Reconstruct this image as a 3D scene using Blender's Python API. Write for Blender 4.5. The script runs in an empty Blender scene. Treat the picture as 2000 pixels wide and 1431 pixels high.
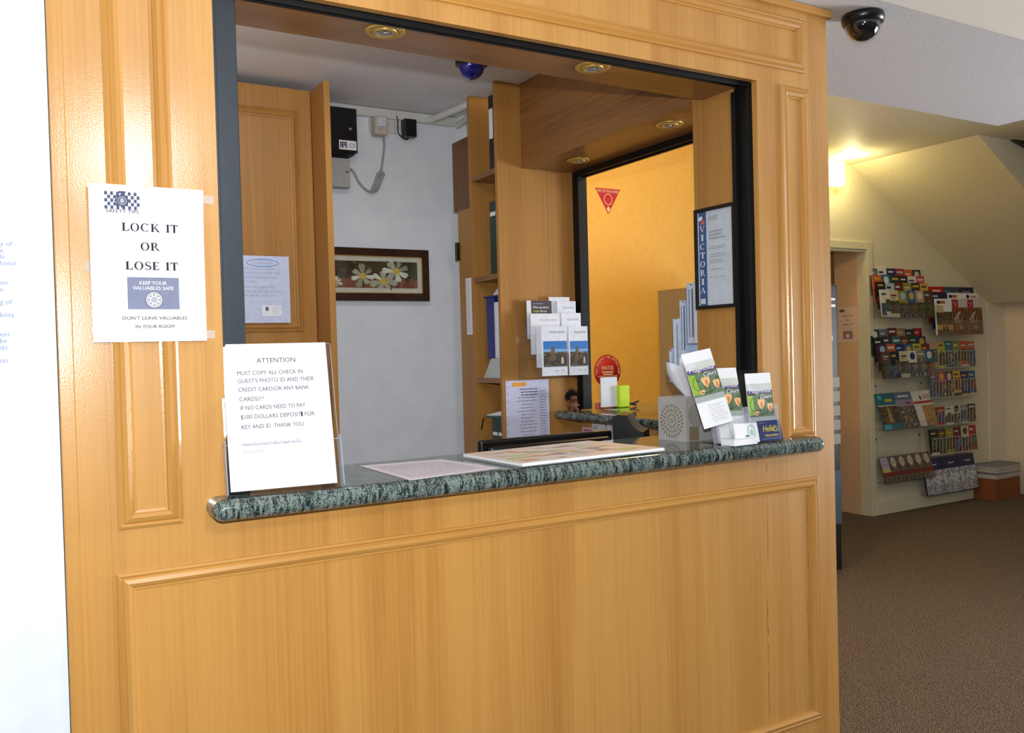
import bpy, math, random
import numpy as np
from mathutils import Matrix, Vector, noise as mnoise
random.seed(7)
C = bpy.context.scene.collection

# ------------------------------------------------------------------ camera
FOC, YAW, PITCH, ROLL = 1705.29, .530003, .0181558, -.0265285
IW, IH = 2000, 1431
CAM = np.array([0, -1.82, 1.39])
def _rot():
    cy, sy = math.cos(YAW), math.sin(YAW); cp, sp = math.cos(PITCH), math.sin(PITCH); cr, sr = math.cos(ROLL), math.sin(ROLL)
    R0 = np.array([[1, 0, 0], [0, 0, -1], [0, 1, 0]], float)
    return (np.array([[cr, -sr, 0], [sr, cr, 0], [0, 0, 1]]) @ np.array([[1, 0, 0], [0, cp, -sp], [0, sp, cp]])
            @ np.array([[cy, 0, -sy], [0, 1, 0], [sy, 0, cy]]) @ R0)
RC = _rot()
cd = bpy.data.cameras.new('camera'); cam = bpy.data.objects.new('camera', cd); C.objects.link(cam)
cd.sensor_width = 36; cd.lens = FOC / IW * 36; cd.clip_start = .02
cam.matrix_world = Matrix(((RC[0][0], -RC[1][0], -RC[2][0], CAM[0]), (RC[0][1], -RC[1][1], -RC[2][1], CAM[1]),
                           (RC[0][2], -RC[1][2], -RC[2][2], CAM[2]), (0, 0, 0, 1)))
sc = bpy.context.scene; sc.camera = cam
def ray(px, py): return RC.T @ np.array([(px - IW/2)/FOC, (py - IH/2)/FOC, 1.0])
def onY(px, py, y): r = ray(px, py); return CAM + r*((y-CAM[1])/r[1])      # a photo pixel measured on a real plane
def onX(px, py, x): r = ray(px, py); return CAM + r*((x-CAM[0])/r[0])
def onZ(px, py, z): r = ray(px, py); return CAM + r*((z-CAM[2])/r[2])

# ------------------------------------------------------------------ view, world, lights
vs = sc.view_settings; vs.view_transform = 'Standard'; vs.look = 'None'; vs.exposure = 0.0; vs.gamma = 1; vs.use_curve_mapping = False
sc.cycles.max_bounces = 8; sc.cycles.transparent_max_bounces = 16
try: sc.cycles.sample_clamp_indirect = 6
except Exception: pass
wd = bpy.data.worlds.new('world'); sc.world = wd; wd.use_nodes = True
wd.node_tree.nodes['Background'].inputs[0].default_value = (.80, .88, 1, 1)
wd.node_tree.nodes['Background'].inputs[1].default_value = .13
def lamp(name, kind, loc, power, col=(1, 1, 1), target=None, **kw):
    l = bpy.data.lights.new(name, kind); l.energy = power; l.color = col
    for k, v in kw.items(): setattr(l, k, v)
    o = bpy.data.objects.new(name, l); C.objects.link(o); o.location = loc
    if target is not None:
        o.rotation_euler = (Vector(target)-Vector(loc)).to_track_quat('-Z', 'Y').to_euler()
    return o
fwd = RC[2]
lamp('camera_flash', 'SPOT', (0.01, -1.83, 1.515), 142, (.95, .98, 1), tuple(np.array([0.01, -1.83, 1.515])+fwd), spot_size=math.radians(115), spot_blend=.5, shadow_soft_size=.018)
lamp('hall_pendant_lamp', 'POINT', (.50, -2.2, 2.22), 42, (.93, .96, 1), shadow_soft_size=.15)
lamp('hall_ceiling_fill', 'AREA', (6.8, -1.6, 1.1), 80, (.90, .94, 1), (2.7, -.3, 2.4), size=1.4, spread=math.radians(105))  # unseen area light added to brighten the hall ceiling
lamp('booth_ceiling_lamp', 'AREA', (1.0, .62, 2.49), 14, (.86, .93, 1), (1.0, .9, 0), size=.35)
lamp('booth_lamp', 'POINT', (.75, .75, 2.30), 1.6, (1, .72, .38), shadow_soft_size=.05)
lamp('far_room_lamp', 'POINT', (3.0, 1.15, 2.62), 34, (1, .72, .36), shadow_soft_size=.08)

# ------------------------------------------------------------------ materials
def lin(c):
    return tuple(((v/255)/12.92 if v/255 <= .04045 else ((v/255+.055)/1.055)**2.4) for v in c)
_M = {}
def nt(name):
    m = bpy.data.materials.new(name); m.use_nodes = True
    return m, m.node_tree.nodes, m.node_tree.links, m.node_tree.nodes['Principled BSDF']
def mat(c, rough=.5, metal=0, spec=.5, var=.06, emit=None):
    key = (tuple(c), rough, metal, spec, var, emit)
    if key in _M: return _M[key]
    m, N, L, P = nt('surface')
    P.inputs['Roughness'].default_value = rough; P.inputs['Metallic'].default_value = metal
    P.inputs['Specular IOR Level'].default_value = spec
    l = lin(c)
    if var > 0:
        t = N.new('ShaderNodeTexNoise'); t.inputs['Scale'].default_value = 55; t.inputs['Detail'].default_value = 3
        tc = N.new('ShaderNodeTexCoord'); L.new(tc.outputs['Object'], t.inputs['Vector'])
        r = N.new('ShaderNodeValToRGB'); r.color_ramp.elements[0].position = .3; r.color_ramp.elements[1].position = .7
        r.color_ramp.elements[0].color = tuple(v*(1-var) for v in l)+(1,); r.color_ramp.elements[1].color = tuple(min(1, v*(1+var)) for v in l)+(1,)
        L.new(t.outputs['Fac'], r.inputs[0]); L.new(r.outputs[0], P.inputs['Base Color'])
    else: P.inputs['Base Color'].default_value = l+(1,)
    if emit:
        P.inputs['Emission Color'].default_value = l+(1,); P.inputs['Emission Strength'].default_value = emit
    _M[key] = m; return m
def ramp_mat(name, scale, stops, rough=.5, spec=.5, detail=6, bump=0, bscale=200, coat=0, dist=0, metal=0, nscale=1.0, extra=None, fine=None):
    m, N, L, P = nt(name)
    tc = N.new('ShaderNodeTexCoord'); mp = N.new('ShaderNodeMapping'); mp.inputs['Scale'].default_value = scale
    geo = N.new('ShaderNodeNewGeometry')
    L.new(geo.outputs['Position'] if extra == 'world' else tc.outputs['Object'], mp.inputs['Vector'])
    t = N.new('ShaderNodeTexNoise'); t.inputs['Scale'].default_value = nscale; t.inputs['Detail'].default_value = detail; t.inputs['Distortion'].default_value = dist
    L.new(mp.outputs[0], t.inputs['Vector'])
    fac = t.outputs['Fac']
    if fine:
        mp2 = N.new('ShaderNodeMapping'); mp2.inputs['Scale'].default_value = fine[0]
        L.new(geo.outputs['Position'] if extra == 'world' else tc.outputs['Object'], mp2.inputs['Vector'])
        t2 = N.new('ShaderNodeTexNoise'); t2.inputs['Scale'].default_value = 1; t2.inputs['Detail'].default_value = 4; L.new(mp2.outputs[0], t2.inputs['Vector'])
        mx = N.new('ShaderNodeMix'); mx.data_type = 'FLOAT'; mx.inputs[0].default_value = fine[1]
        L.new(fac, mx.inputs[2]); L.new(t2.outputs['Fac'], mx.inputs[3]); fac = mx.outputs[0]
    r = N.new('ShaderNodeValToRGB'); e = r.color_ramp.elements
    e[0].position = stops[0][0]; e[0].color = lin(stops[0][1])+(1,); e[1].position = stops[-1][0]; e[1].color = lin(stops[-1][1])+(1,)
    for p, c in stops[1:-1]: q = e.new(p); q.color = lin(c)+(1,)
    L.new(fac, r.inputs[0]); L.new(r.outputs[0], P.inputs['Base Color'])
    P.inputs['Roughness'].default_value = rough; P.inputs['Specular IOR Level'].default_value = spec; P.inputs['Metallic'].default_value = metal
    if coat: P.inputs['Coat Weight'].default_value = coat; P.inputs['Coat IOR'].default_value = 1.52; P.inputs['Coat Roughness'].default_value = .17
    if bump:
        b = N.new('ShaderNodeTexNoise'); b.inputs['Scale'].default_value = bscale; b.inputs['Detail'].default_value = 2
        L.new(tc.outputs['Object'], b.inputs['Vector']); bn = N.new('ShaderNodeBump'); bn.inputs['Strength'].default_value = bump; bn.inputs['Distance'].default_value = .002
        L.new(b.outputs['Fac'], bn.inputs['Height']); L.new(bn.outputs[0], P.inputs['Normal'])
        if coat: L.new(bn.outputs[0], P.inputs['Coat Normal'])
    return m
WOODS = [(.25, (168, 113, 50)), (.42, (188, 133, 63)), (.58, (203, 149, 76)), (.75, (181, 125, 57))]
WOOD = ramp_mat('varnished_timber', (9, 9, .35), WOODS, rough=.4, spec=.3, bump=.09, bscale=330, coat=1.0, extra='world', fine=((150, 150, 1.6), .35), dist=.4)
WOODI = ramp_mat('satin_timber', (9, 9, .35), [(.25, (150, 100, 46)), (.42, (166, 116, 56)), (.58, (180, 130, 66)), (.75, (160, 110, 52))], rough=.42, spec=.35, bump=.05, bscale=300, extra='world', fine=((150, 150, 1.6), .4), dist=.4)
WOODH = ramp_mat('varnished_timber_crossgrain', (.5, 9, 9), WOODS, rough=.3, bump=.1, bscale=190, extra='world', fine=((2, 150, 150), .35), dist=.4)
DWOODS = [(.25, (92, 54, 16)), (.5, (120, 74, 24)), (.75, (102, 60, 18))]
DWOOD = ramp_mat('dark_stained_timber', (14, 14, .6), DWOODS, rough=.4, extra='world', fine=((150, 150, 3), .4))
RST = [(.30, (104, 64, 28)), (.46, (136, 90, 44)), (.56, (148, 102, 54)), (.70, (116, 74, 34))]  # front timber tones darkened: shade of soffit and beam put into the colour
RWOOD = ramp_mat('shaded_crossgrain_timber', (1.2, 26, 26), RST, rough=.42, extra='world', fine=((5, 260, 260), .5), coat=.3, bump=.04, dist=.5)
RWOODY = ramp_mat('shaded_crossgrain_timber', (26, 1.2, 26), RST, rough=.42, extra='world', fine=((260, 5, 260), .5), coat=.3, bump=.04, dist=.5)
GRANITE = ramp_mat('green_granite', (150, 34, 34), [(.36, (8, 10, 12)), (.45, (34, 43, 43)), (.52, (96, 111, 107)), (.60, (140, 150, 140)), (.68, (42, 52, 52))], rough=.07, spec=.6, detail=8, extra='world', fine=((420, 300, 300), .5), dist=.5)
PAINT = ramp_mat('white_wall_paint', (9, 9, 9), [(.3, (222, 228, 236)), (.7, (232, 237, 243))], rough=.6, bump=.05, bscale=160)
CREAM = ramp_mat('cream_wall_paint', (40, 40, 40), [(.3, (226, 218, 186)), (.7, (234, 226, 196))], rough=.6, bump=.1, bscale=90)
CEIL = ramp_mat('stippled_ceiling_paint', (220, 220, 220), [(.3, (206, 206, 210)), (.7, (226, 226, 228))], rough=.8, bump=.5, bscale=260)
CEILB = ramp_mat('stippled_booth_ceiling', (220, 220, 220), [(.3, (232, 234, 240)), (.7, (246, 247, 250))], rough=.8, bump=.4, bscale=260)
ORANGE = ramp_mat('orange_wall_paint', (30, 30, 30), [(.3, (248, 190, 78)), (.7, (252, 198, 88))], rough=.55, bump=.08, bscale=90)
BLACKM = mat((10, 10, 11), .5, 0, .3); JAMB = mat((44, 50, 58), .38, .3, .5); BLACKP = mat((14, 14, 16), .3)
BRASS = mat((226, 188, 104), .38, .75, .5, .03); CHROME = mat((225, 225, 228), .12, 1, .5, .02); STEEL = mat((150, 152, 156), .3, 1)
PAPER = mat((242, 244, 248), .6, 0, .3, .015); PAPER2 = mat((226, 228, 238), .6, 0, .3, .02); INK = mat((28, 28, 40), .6, 0, .2, .02); GREYINK = mat((110, 112, 124), .6, 0, .2, .02); PALEINK = mat((165, 168, 182), .6, 0, .2, .02)
WPLAS = mat((214, 214, 208), .4); BEIGE = mat((196, 188, 170), .45); GREYBOX = mat((176, 176, 170), .5); NAVY = mat((24, 30, 92), .35); WIRE = mat((206, 206, 204), .35)
def glass(name, tint=(1, 1, 1), k=1.0):
    m = bpy.data.materials.new(name); m.use_nodes = True; N = m.node_tree.nodes; L = m.node_tree.links; N.clear()
    o = N.new('ShaderNodeOutputMaterial'); t = N.new('ShaderNodeBsdfTransparent'); g = N.new('ShaderNodeBsdfGlossy'); x = N.new('ShaderNodeMixShader'); lw = N.new('ShaderNodeLayerWeight'); lw.inputs[0].default_value = .5
    f = N.new('ShaderNodeMath'); f.operation = 'POWER'; f.inputs[1].default_value = 4; L.new(lw.outputs['Facing'], f.inputs[0])
    f2 = N.new('ShaderNodeMath'); f2.operation = 'MULTIPLY_ADD'; f2.inputs[1].default_value = .6; f2.inputs[2].default_value = .035; L.new(f.outputs[0], f2.inputs[0]); f = f2
    t.inputs[0].default_value = tint+(1,); g.inputs['Roughness'].default_value = .04
    nz = N.new('ShaderNodeTexNoise'); nz.inputs['Scale'].default_value = 8; mu = N.new('ShaderNodeMath'); mu.operation = 'MULTIPLY_ADD'; mu.inputs[1].default_value = .03; mu.inputs[2].default_value = .02
    L.new(nz.outputs['Fac'], mu.inputs[0]); L.new(mu.outputs[0], g.inputs['Roughness'])
    L.new(f.outputs[0], x.inputs[0]); L.new(t.outputs[0], x.inputs[1]); L.new(g.outputs[0], x.inputs[2]); L.new(x.outputs[0], o.inputs[0]); return m
ACR = glass('clear_acrylic', (.982, .986, .988)); ACE = glass('acrylic_edge', (.96, .97, 1))
def whiten(mt, c, k):
    n = mt.node_tree.nodes; l = mt.node_tree.links; o = [q for q in n if q.type == 'OUTPUT_MATERIAL'][0]; sh = o.inputs[0].links[0].from_socket
    d = n.new('ShaderNodeBsdfDiffuse'); d.inputs[0].default_value = c+(1,); x = n.new('ShaderNodeMixShader'); x.inputs[0].default_value = k
    l.new(sh, x.inputs[1]); l.new(d.outputs[0], x.inputs[2]); l.new(x.outputs[0], o.inputs[0])
whiten(ACE, (.85, .88, .95), .22)
CLEAR = glass('clear_film', (.97, .98, .98))
_pc = [0]
def photo(cols, scale=28, detail=5, dist=1.0):
    _pc[0] += 1; n = len(cols)
    return ramp_mat('printed_picture', (1, 1, 1), [(.28+.44*i/(n-1), c) for i, c in enumerate(cols)], rough=.3, detail=detail, nscale=scale, dist=dist)
def carpet():
    m, N, L, P = nt('dotted_carpet')
    geo = N.new('ShaderNodeNewGeometry'); mp = N.new('ShaderNodeMapping'); mp.inputs['Scale'].default_value = (105, 105, 105); mp.inputs['Rotation'].default_value = (0, 0, .12)
    L.new(geo.outputs['Position'], mp.inputs['Vector']); v = N.new('ShaderNodeTexVoronoi'); v.inputs['Scale'].default_value = 1; v.inputs['Randomness'].default_value = .18
    L.new(mp.outputs[0], v.inputs['Vector']); r = N.new('ShaderNodeValToRGB')
    r.color_ramp.elements[0].position = .16; r.color_ramp.elements[0].color = lin((214, 198, 180))+(1,); r.color_ramp.elements[1].position = .40; r.color_ramp.elements[1].color = lin((80, 62, 47))+(1,)
    L.new(v.outputs['Distance'], r.inputs[0])
    n = N.new('ShaderNodeTexNoise'); n.inputs['Scale'].default_value = 300; n.inputs['Detail'].default_value = 2; L.new(geo.outputs['Position'], n.inputs['Vector'])
    mx = N.new('ShaderNodeMix'); mx.data_type = 'RGBA'; mx.blend_type = 'MULTIPLY'; mx.inputs[0].default_value = .5
    L.new(r.outputs[0], mx.inputs[6]); L.new(n.outputs['Color'], mx.inputs[7]); L.new(mx.outputs[2], P.inputs['Base Color'])
    P.inputs['Roughness'].default_value = .95; P.inputs['Specular IOR Level'].default_value = .1
    b = N.new('ShaderNodeBump'); b.inputs['Strength'].default_value = .6; b.inputs['Distance'].default_value = .004; b.invert = True
    L.new(v.outputs['Distance'], b.inputs['Height']); L.new(b.outputs[0], P.inputs['Normal']); return m
CARPET = carpet()

# ------------------------------------------------------------------ mesh builder
_T = {}
def glyphs(s, shear=0, bold=0):
    k = (s, shear, bold)
    if k in _T: return _T[k]
    cu = bpy.data.curves.new('tmp', 'FONT'); cu.body = s; cu.shear = shear; cu.offset = bold; cu.resolution_u = 3; cu.fill_mode = 'FRONT'
    o = bpy.data.objects.new('tmp', cu); C.objects.link(o)
    me = bpy.data.meshes.new_from_object(o.evaluated_get(bpy.context.evaluated_depsgraph_get()))
    V = [tuple(v.co) for v in me.vertices]; F = [tuple(p.vertices) for p in me.polygons]
    bpy.data.objects.remove(o); bpy.data.curves.remove(cu); bpy.data.meshes.remove(me)
    _T[k] = (V, F); return _T[k]
CAPH = max(v[1] for v in glyphs('H')[0])
def arc(cx, cy, rx, ry, a0, a1, n): return [(cx+rx*math.cos(a0+(a1-a0)*i/n), cy+ry*math.sin(a0+(a1-a0)*i/n)) for i in range(n+1)]
def _stroke(pts, ws):
    out = []
    for i in range(len(pts)-1):
        (x0, y0), (x1, y1) = pts[i], pts[i+1]
        def nrm(j):
            a = pts[max(0, j-1)]; b = pts[min(len(pts)-1, j+1)]; dx, dy = b[0]-a[0], b[1]-a[1]; l = math.hypot(dx, dy) or 1; return -dy/l, dx/l
        n0, n1 = nrm(i), nrm(i+1); w0, w1 = ws[i]/2, ws[i+1]/2
        out.append([(x0-n0[0]*w0, y0-n0[1]*w0), (x1-n1[0]*w1, y1-n1[1]*w1), (x1+n1[0]*w1, y1+n1[1]*w1), (x0+n0[0]*w0, y0+n0[1]*w0)])
    return out
def _r(x0, y0, x1, y1): return [(x0, y0), (x1, y0), (x1, y1), (x0, y1)]
def serif(ch):      # hand-drawn roman capitals, height 1 -> (polygons, advance)
    T, t, s = .19, .06, .085
    st = lambda x: [_r(x, 0, x+T, 1), _r(x-s, 0, x+T+s, .07), _r(x-s, .93, x+T+s, 1)]
    if ch == 'I': return st(.08), .36
    if ch == 'L': return st(.08)+[_r(.1, 0, .62, .09), [(.52, .04), (.62, .04), (.68, .32), (.62, .32)]], .7
    if ch == 'T': return [_r(.28, 0, .28+T, 1), _r(.2, 0, .5, .04), _r(.02, .9, .7, 1), [(.02, .96), (.11, .96), (.06, .7), (.0, .7)], [(.61, .96), (.70, .96), (.72, .7), (.66, .7)]], .74
    if ch == 'E': return st(.08)+[_r(.1, 0, .6, .09), _r(.1, .91, .58, 1), _r(.1, .46, .45, .54), [(.54, .04), (.6, .04), (.64, .27), (.6, .27)], [(.52, .96), (.58, .96), (.6, .76), (.56, .76)], _r(.42, .38, .46, .63)], .7
    if ch in 'OC':
        a0, a1 = (0, 2*math.pi) if ch == 'O' else (.75, 2*math.pi-.75); n = 28
        A = [a0+(a1-a0)*i/n for i in range(n+1)]
        P = []
        for i in range(n):
            f = lambda a: ((.42+.40*math.cos(a), .5+.52*math.sin(a)), (.42+.23*math.cos(a), .5+.455*math.sin(a)))
            o0, i0 = f(A[i]); o1, i1 = f(A[i+1]); P.append([i0, o0, o1, i1] if False else [o0, o1, i1, i0])
        if ch == 'C': P += [_r(.69, .68, .73, 1.0), [(.66, .14), (.74, .24), (.72, .27), (.6, .1)]]
        return P, .88
    if ch == 'K': return st(.08)+[[(.2, .38), (.28, .38), (.72, .97), (.61, .97)], [(.32, .56), (.42, .62), (.82, .02), (.64, .02)], _r(.56, .96, .82, 1), _r(.56, 0, .9, .04)], .92
    if ch == 'R':
        b = _stroke(arc(.3, .74, .24, .235, math.pi/2, -math.pi/2, 12), [.05+.1*math.sin(math.pi*i/12) for i in range(13)])
        return st(.08)+b+[_r(.1, .95, .3, 1), _r(.1, .48, .3, .53), [(.34, .5), (.48, .5), (.82, .02), (.66, .02)], _r(.62, 0, .9, .04)], .9
    if ch == 'S':
        p = arc(.3, .75, .2, .22, .5, math.pi*1.5, 12)+arc(.3, .27, .22, .24, math.pi/2, -math.pi+.45, 12)
        w = [.06+.1*abs(math.sin(math.pi*(i-3)/20)) for i in range(len(p))]
        return _stroke(p, w)+[_r(.46, .76, .5, 1), _r(.06, 0, .1, .26)], .62
    if ch == 'V': return [[(.02, .97), (.2, .97), (.46, 0), (.38, 0)], [(.40, 0), (.46, 0), (.78, .97), (.72, .97)], _r(-.04, .96, .28, 1), _r(.62, .96, .88, 1)], .84
    if ch == 'A': return [[(.36, 1), (.48, 1), (.82, .02), (.64, .02)], [(.08, .02), (.14, .02), (.44, .96), (.38, .98)], _r(.2, .3, .64, .35), _r(0, 0, .24, .04), _r(.56, 0, .9, .04)], .9
    return [], .4
class MB:
    def __init__(s): s.V = []; s.F = []; s.I = []; s.S = []; s.mats = []; s.X = Matrix.Identity(4); s.lift = 0
    def mi(s, m):
        if m not in s.mats: s.mats.append(m)
        return s.mats.index(m)
    def add(s, V, F, m, smooth=False):
        b = len(s.V); i = s.mi(m)
        s.V += [s.X @ Vector(v) for v in V]; s.F += [tuple(b+k for k in f) for f in F]; s.I += [i]*len(F); s.S += [smooth]*len(F); return s
    def box(s, x0, x1, y0, y1, z0, z1, m):
        V = [(x, y, z) for x in (x0, x1) for y in (y0, y1) for z in (z0, z1)]
        return s.add(V, [(0, 1, 3, 2), (4, 6, 7, 5), (0, 4, 5, 1), (2, 3, 7, 6), (0, 2, 6, 4), (1, 5, 7, 3)], m)
    def prism(s, P, ax, lo, hi, m, smooth=False):
        n = len(P)
        f = {'x': lambda a, b, c: (c, a, b), 'y': lambda a, b, c: (a, c, b), 'z': lambda a, b, c: (a, b, c)}[ax]
        V = [f(a, b, lo) for a, b in P]+[f(a, b, hi) for a, b in P]
        s.add(V, [tuple(range(n)), tuple(range(2*n-1, n-1, -1))], m)
        return s.add(V, [(i, (i+1) % n, n+(i+1) % n, n+i) for i in range(n)], m, smooth)
    def poly(s, P, m): return s.add(P, [tuple(range(len(P)))], m)
    def lathe(s, prof, m, n=28, c=(0, 0, 0), smooth=True, axis='z', caps=True):
        V = []; F = []
        for r, z in prof:
            for i in range(n):
                a = 2*math.pi*i/n; x, y = r*math.cos(a), r*math.sin(a)
                p = {'z': (x, y, z), 'y': (x, z, y), 'x': (z, x, y)}[axis]; V.append((p[0]+c[0], p[1]+c[1], p[2]+c[2]))
        for j in range(len(prof)-1):
            for i in range(n): F.append((j*n+i, j*n+(i+1) % n, (j+1)*n+(i+1) % n, (j+1)*n+i))
        s.add(V, F, m, smooth)
        if caps:
            if prof[0][0] > 1e-6: s.add(V[:n], [tuple(range(n))], m)
            if prof[-1][0] > 1e-6: s.add(V[-n:], [tuple(range(n))], m)
        return s
    def tube(s, pts, r, m, n=8, closed=False):
        pts = [Vector(p) for p in pts]; V = []; F = []; k = len(pts); up = None
        for j, p in enumerate(pts):
            d = (pts[min(k-1, j+1)]-pts[max(0, j-1)]).normalized()
            if up is None: up = d.orthogonal().normalized()
            up = (up-d*up.dot(d)); up = up.normalized() if up.length > 1e-6 else d.orthogonal().normalized()
            w = d.cross(up)
            for i in range(n):
                a = 2*math.pi*i/n; V.append(p+up*(r*math.cos(a))+w*(r*math.sin(a)))
        for j in range(k-1):
            for i in range(n): F.append((j*n+i, j*n+(i+1) % n, (j+1)*n+(i+1) % n, (j+1)*n+i))
        s.add(V, F, m, True); s.add(V[:n], [tuple(range(n))], m); return s.add(V[-n:], [tuple(range(n))], m)
    def sphere(s, c, r, m, n=20, sc=(1, 1, 1)):
        return s.lathe([(r*math.sin(math.pi*j/12)*1, r*math.cos(math.pi*j/12)*sc[2]) for j in range(13)], m, n, c)
    # flat print on a sheet lying in local XZ, front towards -Y
    def _y(s): s.lift += 1; return -.00025-.00006*s.lift - s.base
    base = 0.0
    def rect(s, u0, v0, u1, v1, m): y = s._y(); return s.add([(u0, y, v0), (u1, y, v0), (u1, y, v1), (u0, y, v1)], [(0, 1, 2, 3)], m)
    def shape(s, P, m): y = s._y(); return s.add([(a, y, b) for a, b in P], [tuple(range(len(P)))], m)
    def disc(s, u, v, ru, rv, m, n=28): return s.shape(arc(u, v, ru, rv, 0, 2*math.pi*(n-1)/n, n-1), m)
    def ring(s, u, v, ru, rv, w, m, n=36):
        y = s._y(); A = arc(u, v, ru, rv, 0, 2*math.pi, n); B = arc(u, v, ru-w, rv-w, 0, 2*math.pi, n); V = [(a, y, b) for a, b in A+B]; k = n+1
        return s.add(V, [(i, i+1, k+i+1, k+i) for i in range(n)], m)
    def line(s, P, w, m):
        y = s._y()
        for q in _stroke(P, [w]*len(P)): s.add([(a, y, b) for a, b in q], [(0, 1, 2, 3)], m)
        return s
    def text(s, t, u, v, h, m, al='L', w=None, shear=0, bold=0, rot=0):
        if bold:
            d_ = bold*h/CAPH*.8; s.text(t, u-d_, v, h, m, al, w, shear, 0, rot); s.lift -= .5; s.text(t, u+d_, v, h, m, al, w, shear, 0, rot); s.lift -= .5
        V, F = glyphs(t, shear, 0)
        if not V: return s
        x0 = min(p[0] for p in V); x1 = max(p[0] for p in V); k = h/CAPH; kx = k if w is None else w/(x1-x0); W = (x1-x0)*kx
        o = {'L': 0, 'C': -W/2, 'R': -W}[al]; y = s._y(); c, q = math.cos(rot), math.sin(rot); O = []
        for p in V:
            a = o+(p[0]-x0)*kx; b = p[1]*k; O.append((u+a*c-b*q, y, v+a*q+b*c))
        return s.add(O, F, m)
    def roman(s, t, u, v, h, m, w=None, al='C'):
        P = []; x = 0
        for ch in t:
            if ch == ' ': x += .45; continue
            g, a = serif(ch); P += [[(px+x, py) for px, py in q] for q in g]; x += a+.05
        k = h; kx = k if w is None else w/x; o = {'L': 0, 'C': -x*kx/2}[al]
        for q in P: s.shape([(u+o+a*kx, v+b*k) for a, b in q], m); s.lift -= .7
        return s
    def lines(s, u0, v, w, n, pitch, m, h=.0016, rag=.35, al='L'):
        for i in range(n):
            ww = w*(1-rag*random.random()); a = u0 if al == 'L' else u0+(w-ww)/2
            while a < (u0 if al == 'L' else u0+(w-ww)/2)+ww:
                l = random.uniform(.004, .014)*(w/.12+.3); s.rect(a, v-i*pitch-h, min(a+l, u0+w), v-i*pitch, m); a += l+.003; s.lift -= .95
        return s
    def sheet(s, w, h, m, th=.0006, nx=1, nz=1):
        V = []; F = []
        for j in range(nz+1):
            for i in range(nx+1): V.append((w*i/nx, 0, h*j/nz))
        k = len(V); V += [(a, th, c) for a, b, c in V]; r = nx+1
        for j in range(nz):
            for i in range(nx):
                a = j*r+i; F.append((a, a+1, a+r+1, a+r)); F.append((k+a, k+a+r, k+a+r+1, k+a+1))
        ed = [(j*r, (j+1)*r) for j in range(nz)]+[(j*r+nx, (j+1)*r+nx) for j in range(nz)]+[(i, i+1) for i in range(nx)]+[(nz*r+i, nz*r+i+1) for i in range(nx)]
        F += [(a, b, k+b, k+a) for a, b in ed]
        return s.add(V, F, m)
    def build(s, name, parent=None, M=None, deform=None, bevel=0, label=None, seg=2):
        me = bpy.data.meshes.new(name); V = [deform(v) if deform else v for v in s.V]
        me.from_pydata([tuple(v) for v in V], [], s.F)
        for m in s.mats: me.materials.append(m)
        me.polygons.foreach_set('material_index', s.I); me.polygons.foreach_set('use_smooth', s.S); me.update()
        o = bpy.data.objects.new(name, me); C.objects.link(o)
        if parent is not None: o.parent = parent
        if M is not None:
            o.location = M.to_translation(); o.rotation_euler = M.to_euler()
        if bevel:
            b = o.modifiers.new('bevel', 'BEVEL'); b.width = bevel; b.segments = seg; b.limit_method = 'ANGLE'; b.angle_limit = .6
        if label: o['label'] = label
        return o
def fixn(o):
    import bmesh
    b = bmesh.new(); b.from_mesh(o.data); bmesh.ops.recalc_face_normals(b, faces=b.faces); b.to_mesh(o.data); b.free(); return o
def tag(o, label, cat, group=None):
    o['label'] = label; o['category'] = cat
    if group: o['group'] = group
    return o
def thing(name, label, cat, M=None, group=None):
    o = bpy.data.objects.new(name, None); C.objects.link(o); o.empty_display_size = .05
    if M is not None: o.location = M.to_translation(); o.rotation_euler = M.to_euler()
    return tag(o, label, cat, group)
def struct(mb, name, bevel=0, parent=None):
    o = fixn(mb.build(name, parent, bevel=bevel)); o['kind'] = 'structure'; return o
def T(x, y, z, rz=0, rx=0, ry=0): return Matrix.Translation((x, y, z)) @ Matrix.Rotation(rz, 4, 'Z') @ Matrix.Rotation(rx, 4, 'X') @ Matrix.Rotation(ry, 4, 'Y')
HP = math.pi/2
def frame_pts(bl, br, tl):        # a frame whose X runs bl->br and Z runs bl->tl
    x = (Vector(br)-Vector(bl)); w = x.length; x.normalize(); z = (Vector(tl)-Vector(bl)); h = z.length; z = (z-x*z.dot(x)).normalized(); y = z.cross(x)
    M = Matrix((x, y, z)).transposed().to_4x4(); M.translation = Vector(bl); return M, w, h

# ================================================================== THE SETTING
struct(MB().box(-3, 9.5, -5.5, 5, -.05, 0, CARPET), 'floor')
TOP = 1.113
m = MB()
m.box(.094, .39, 0, .02, 0, 2.4, WOOD).box(1.91, 2.21, 0, .02, 0, 2.4, WOOD).box(.39, 1.91, 0, .02, 2.151, 2.4, WOOD).box(.39, 1.91, 0, .02, 0, 1.069, WOOD)
CRK = mat((128, 84, 36), .5); m.base = .0001; rnd = random.Random(11)
for px_, y0_, y1_, w_ in ((1497, 905, 1150, .0016), (1499, 1150, 1400, .0022), (1575, 985, 1120, .0016), (1577, 1180, 1300, .0018)):
    P_ = []
    for i in range(15):
        q_ = onY(px_+4*i/14+rnd.uniform(-.6, .6), y0_+(y1_-y0_)*i/14, 0); P_.append((q_[0], q_[2]))
    for i in range(0, 14, 1):
        if rnd.random() < .75: m.line(P_[i:i+2], w_*rnd.uniform(.4, 1.2), CRK); m.lift -= 1
struct(m, 'wall_front')
struct(MB().box(.0925, .119, -.004, .02, 0, 2.4, WOOD), 'trim_1', .002)
struct(MB().box(.09, 2.222, -.014, 0, 2.378, 2.4, WOODH), 'trim_2', .002)
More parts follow.
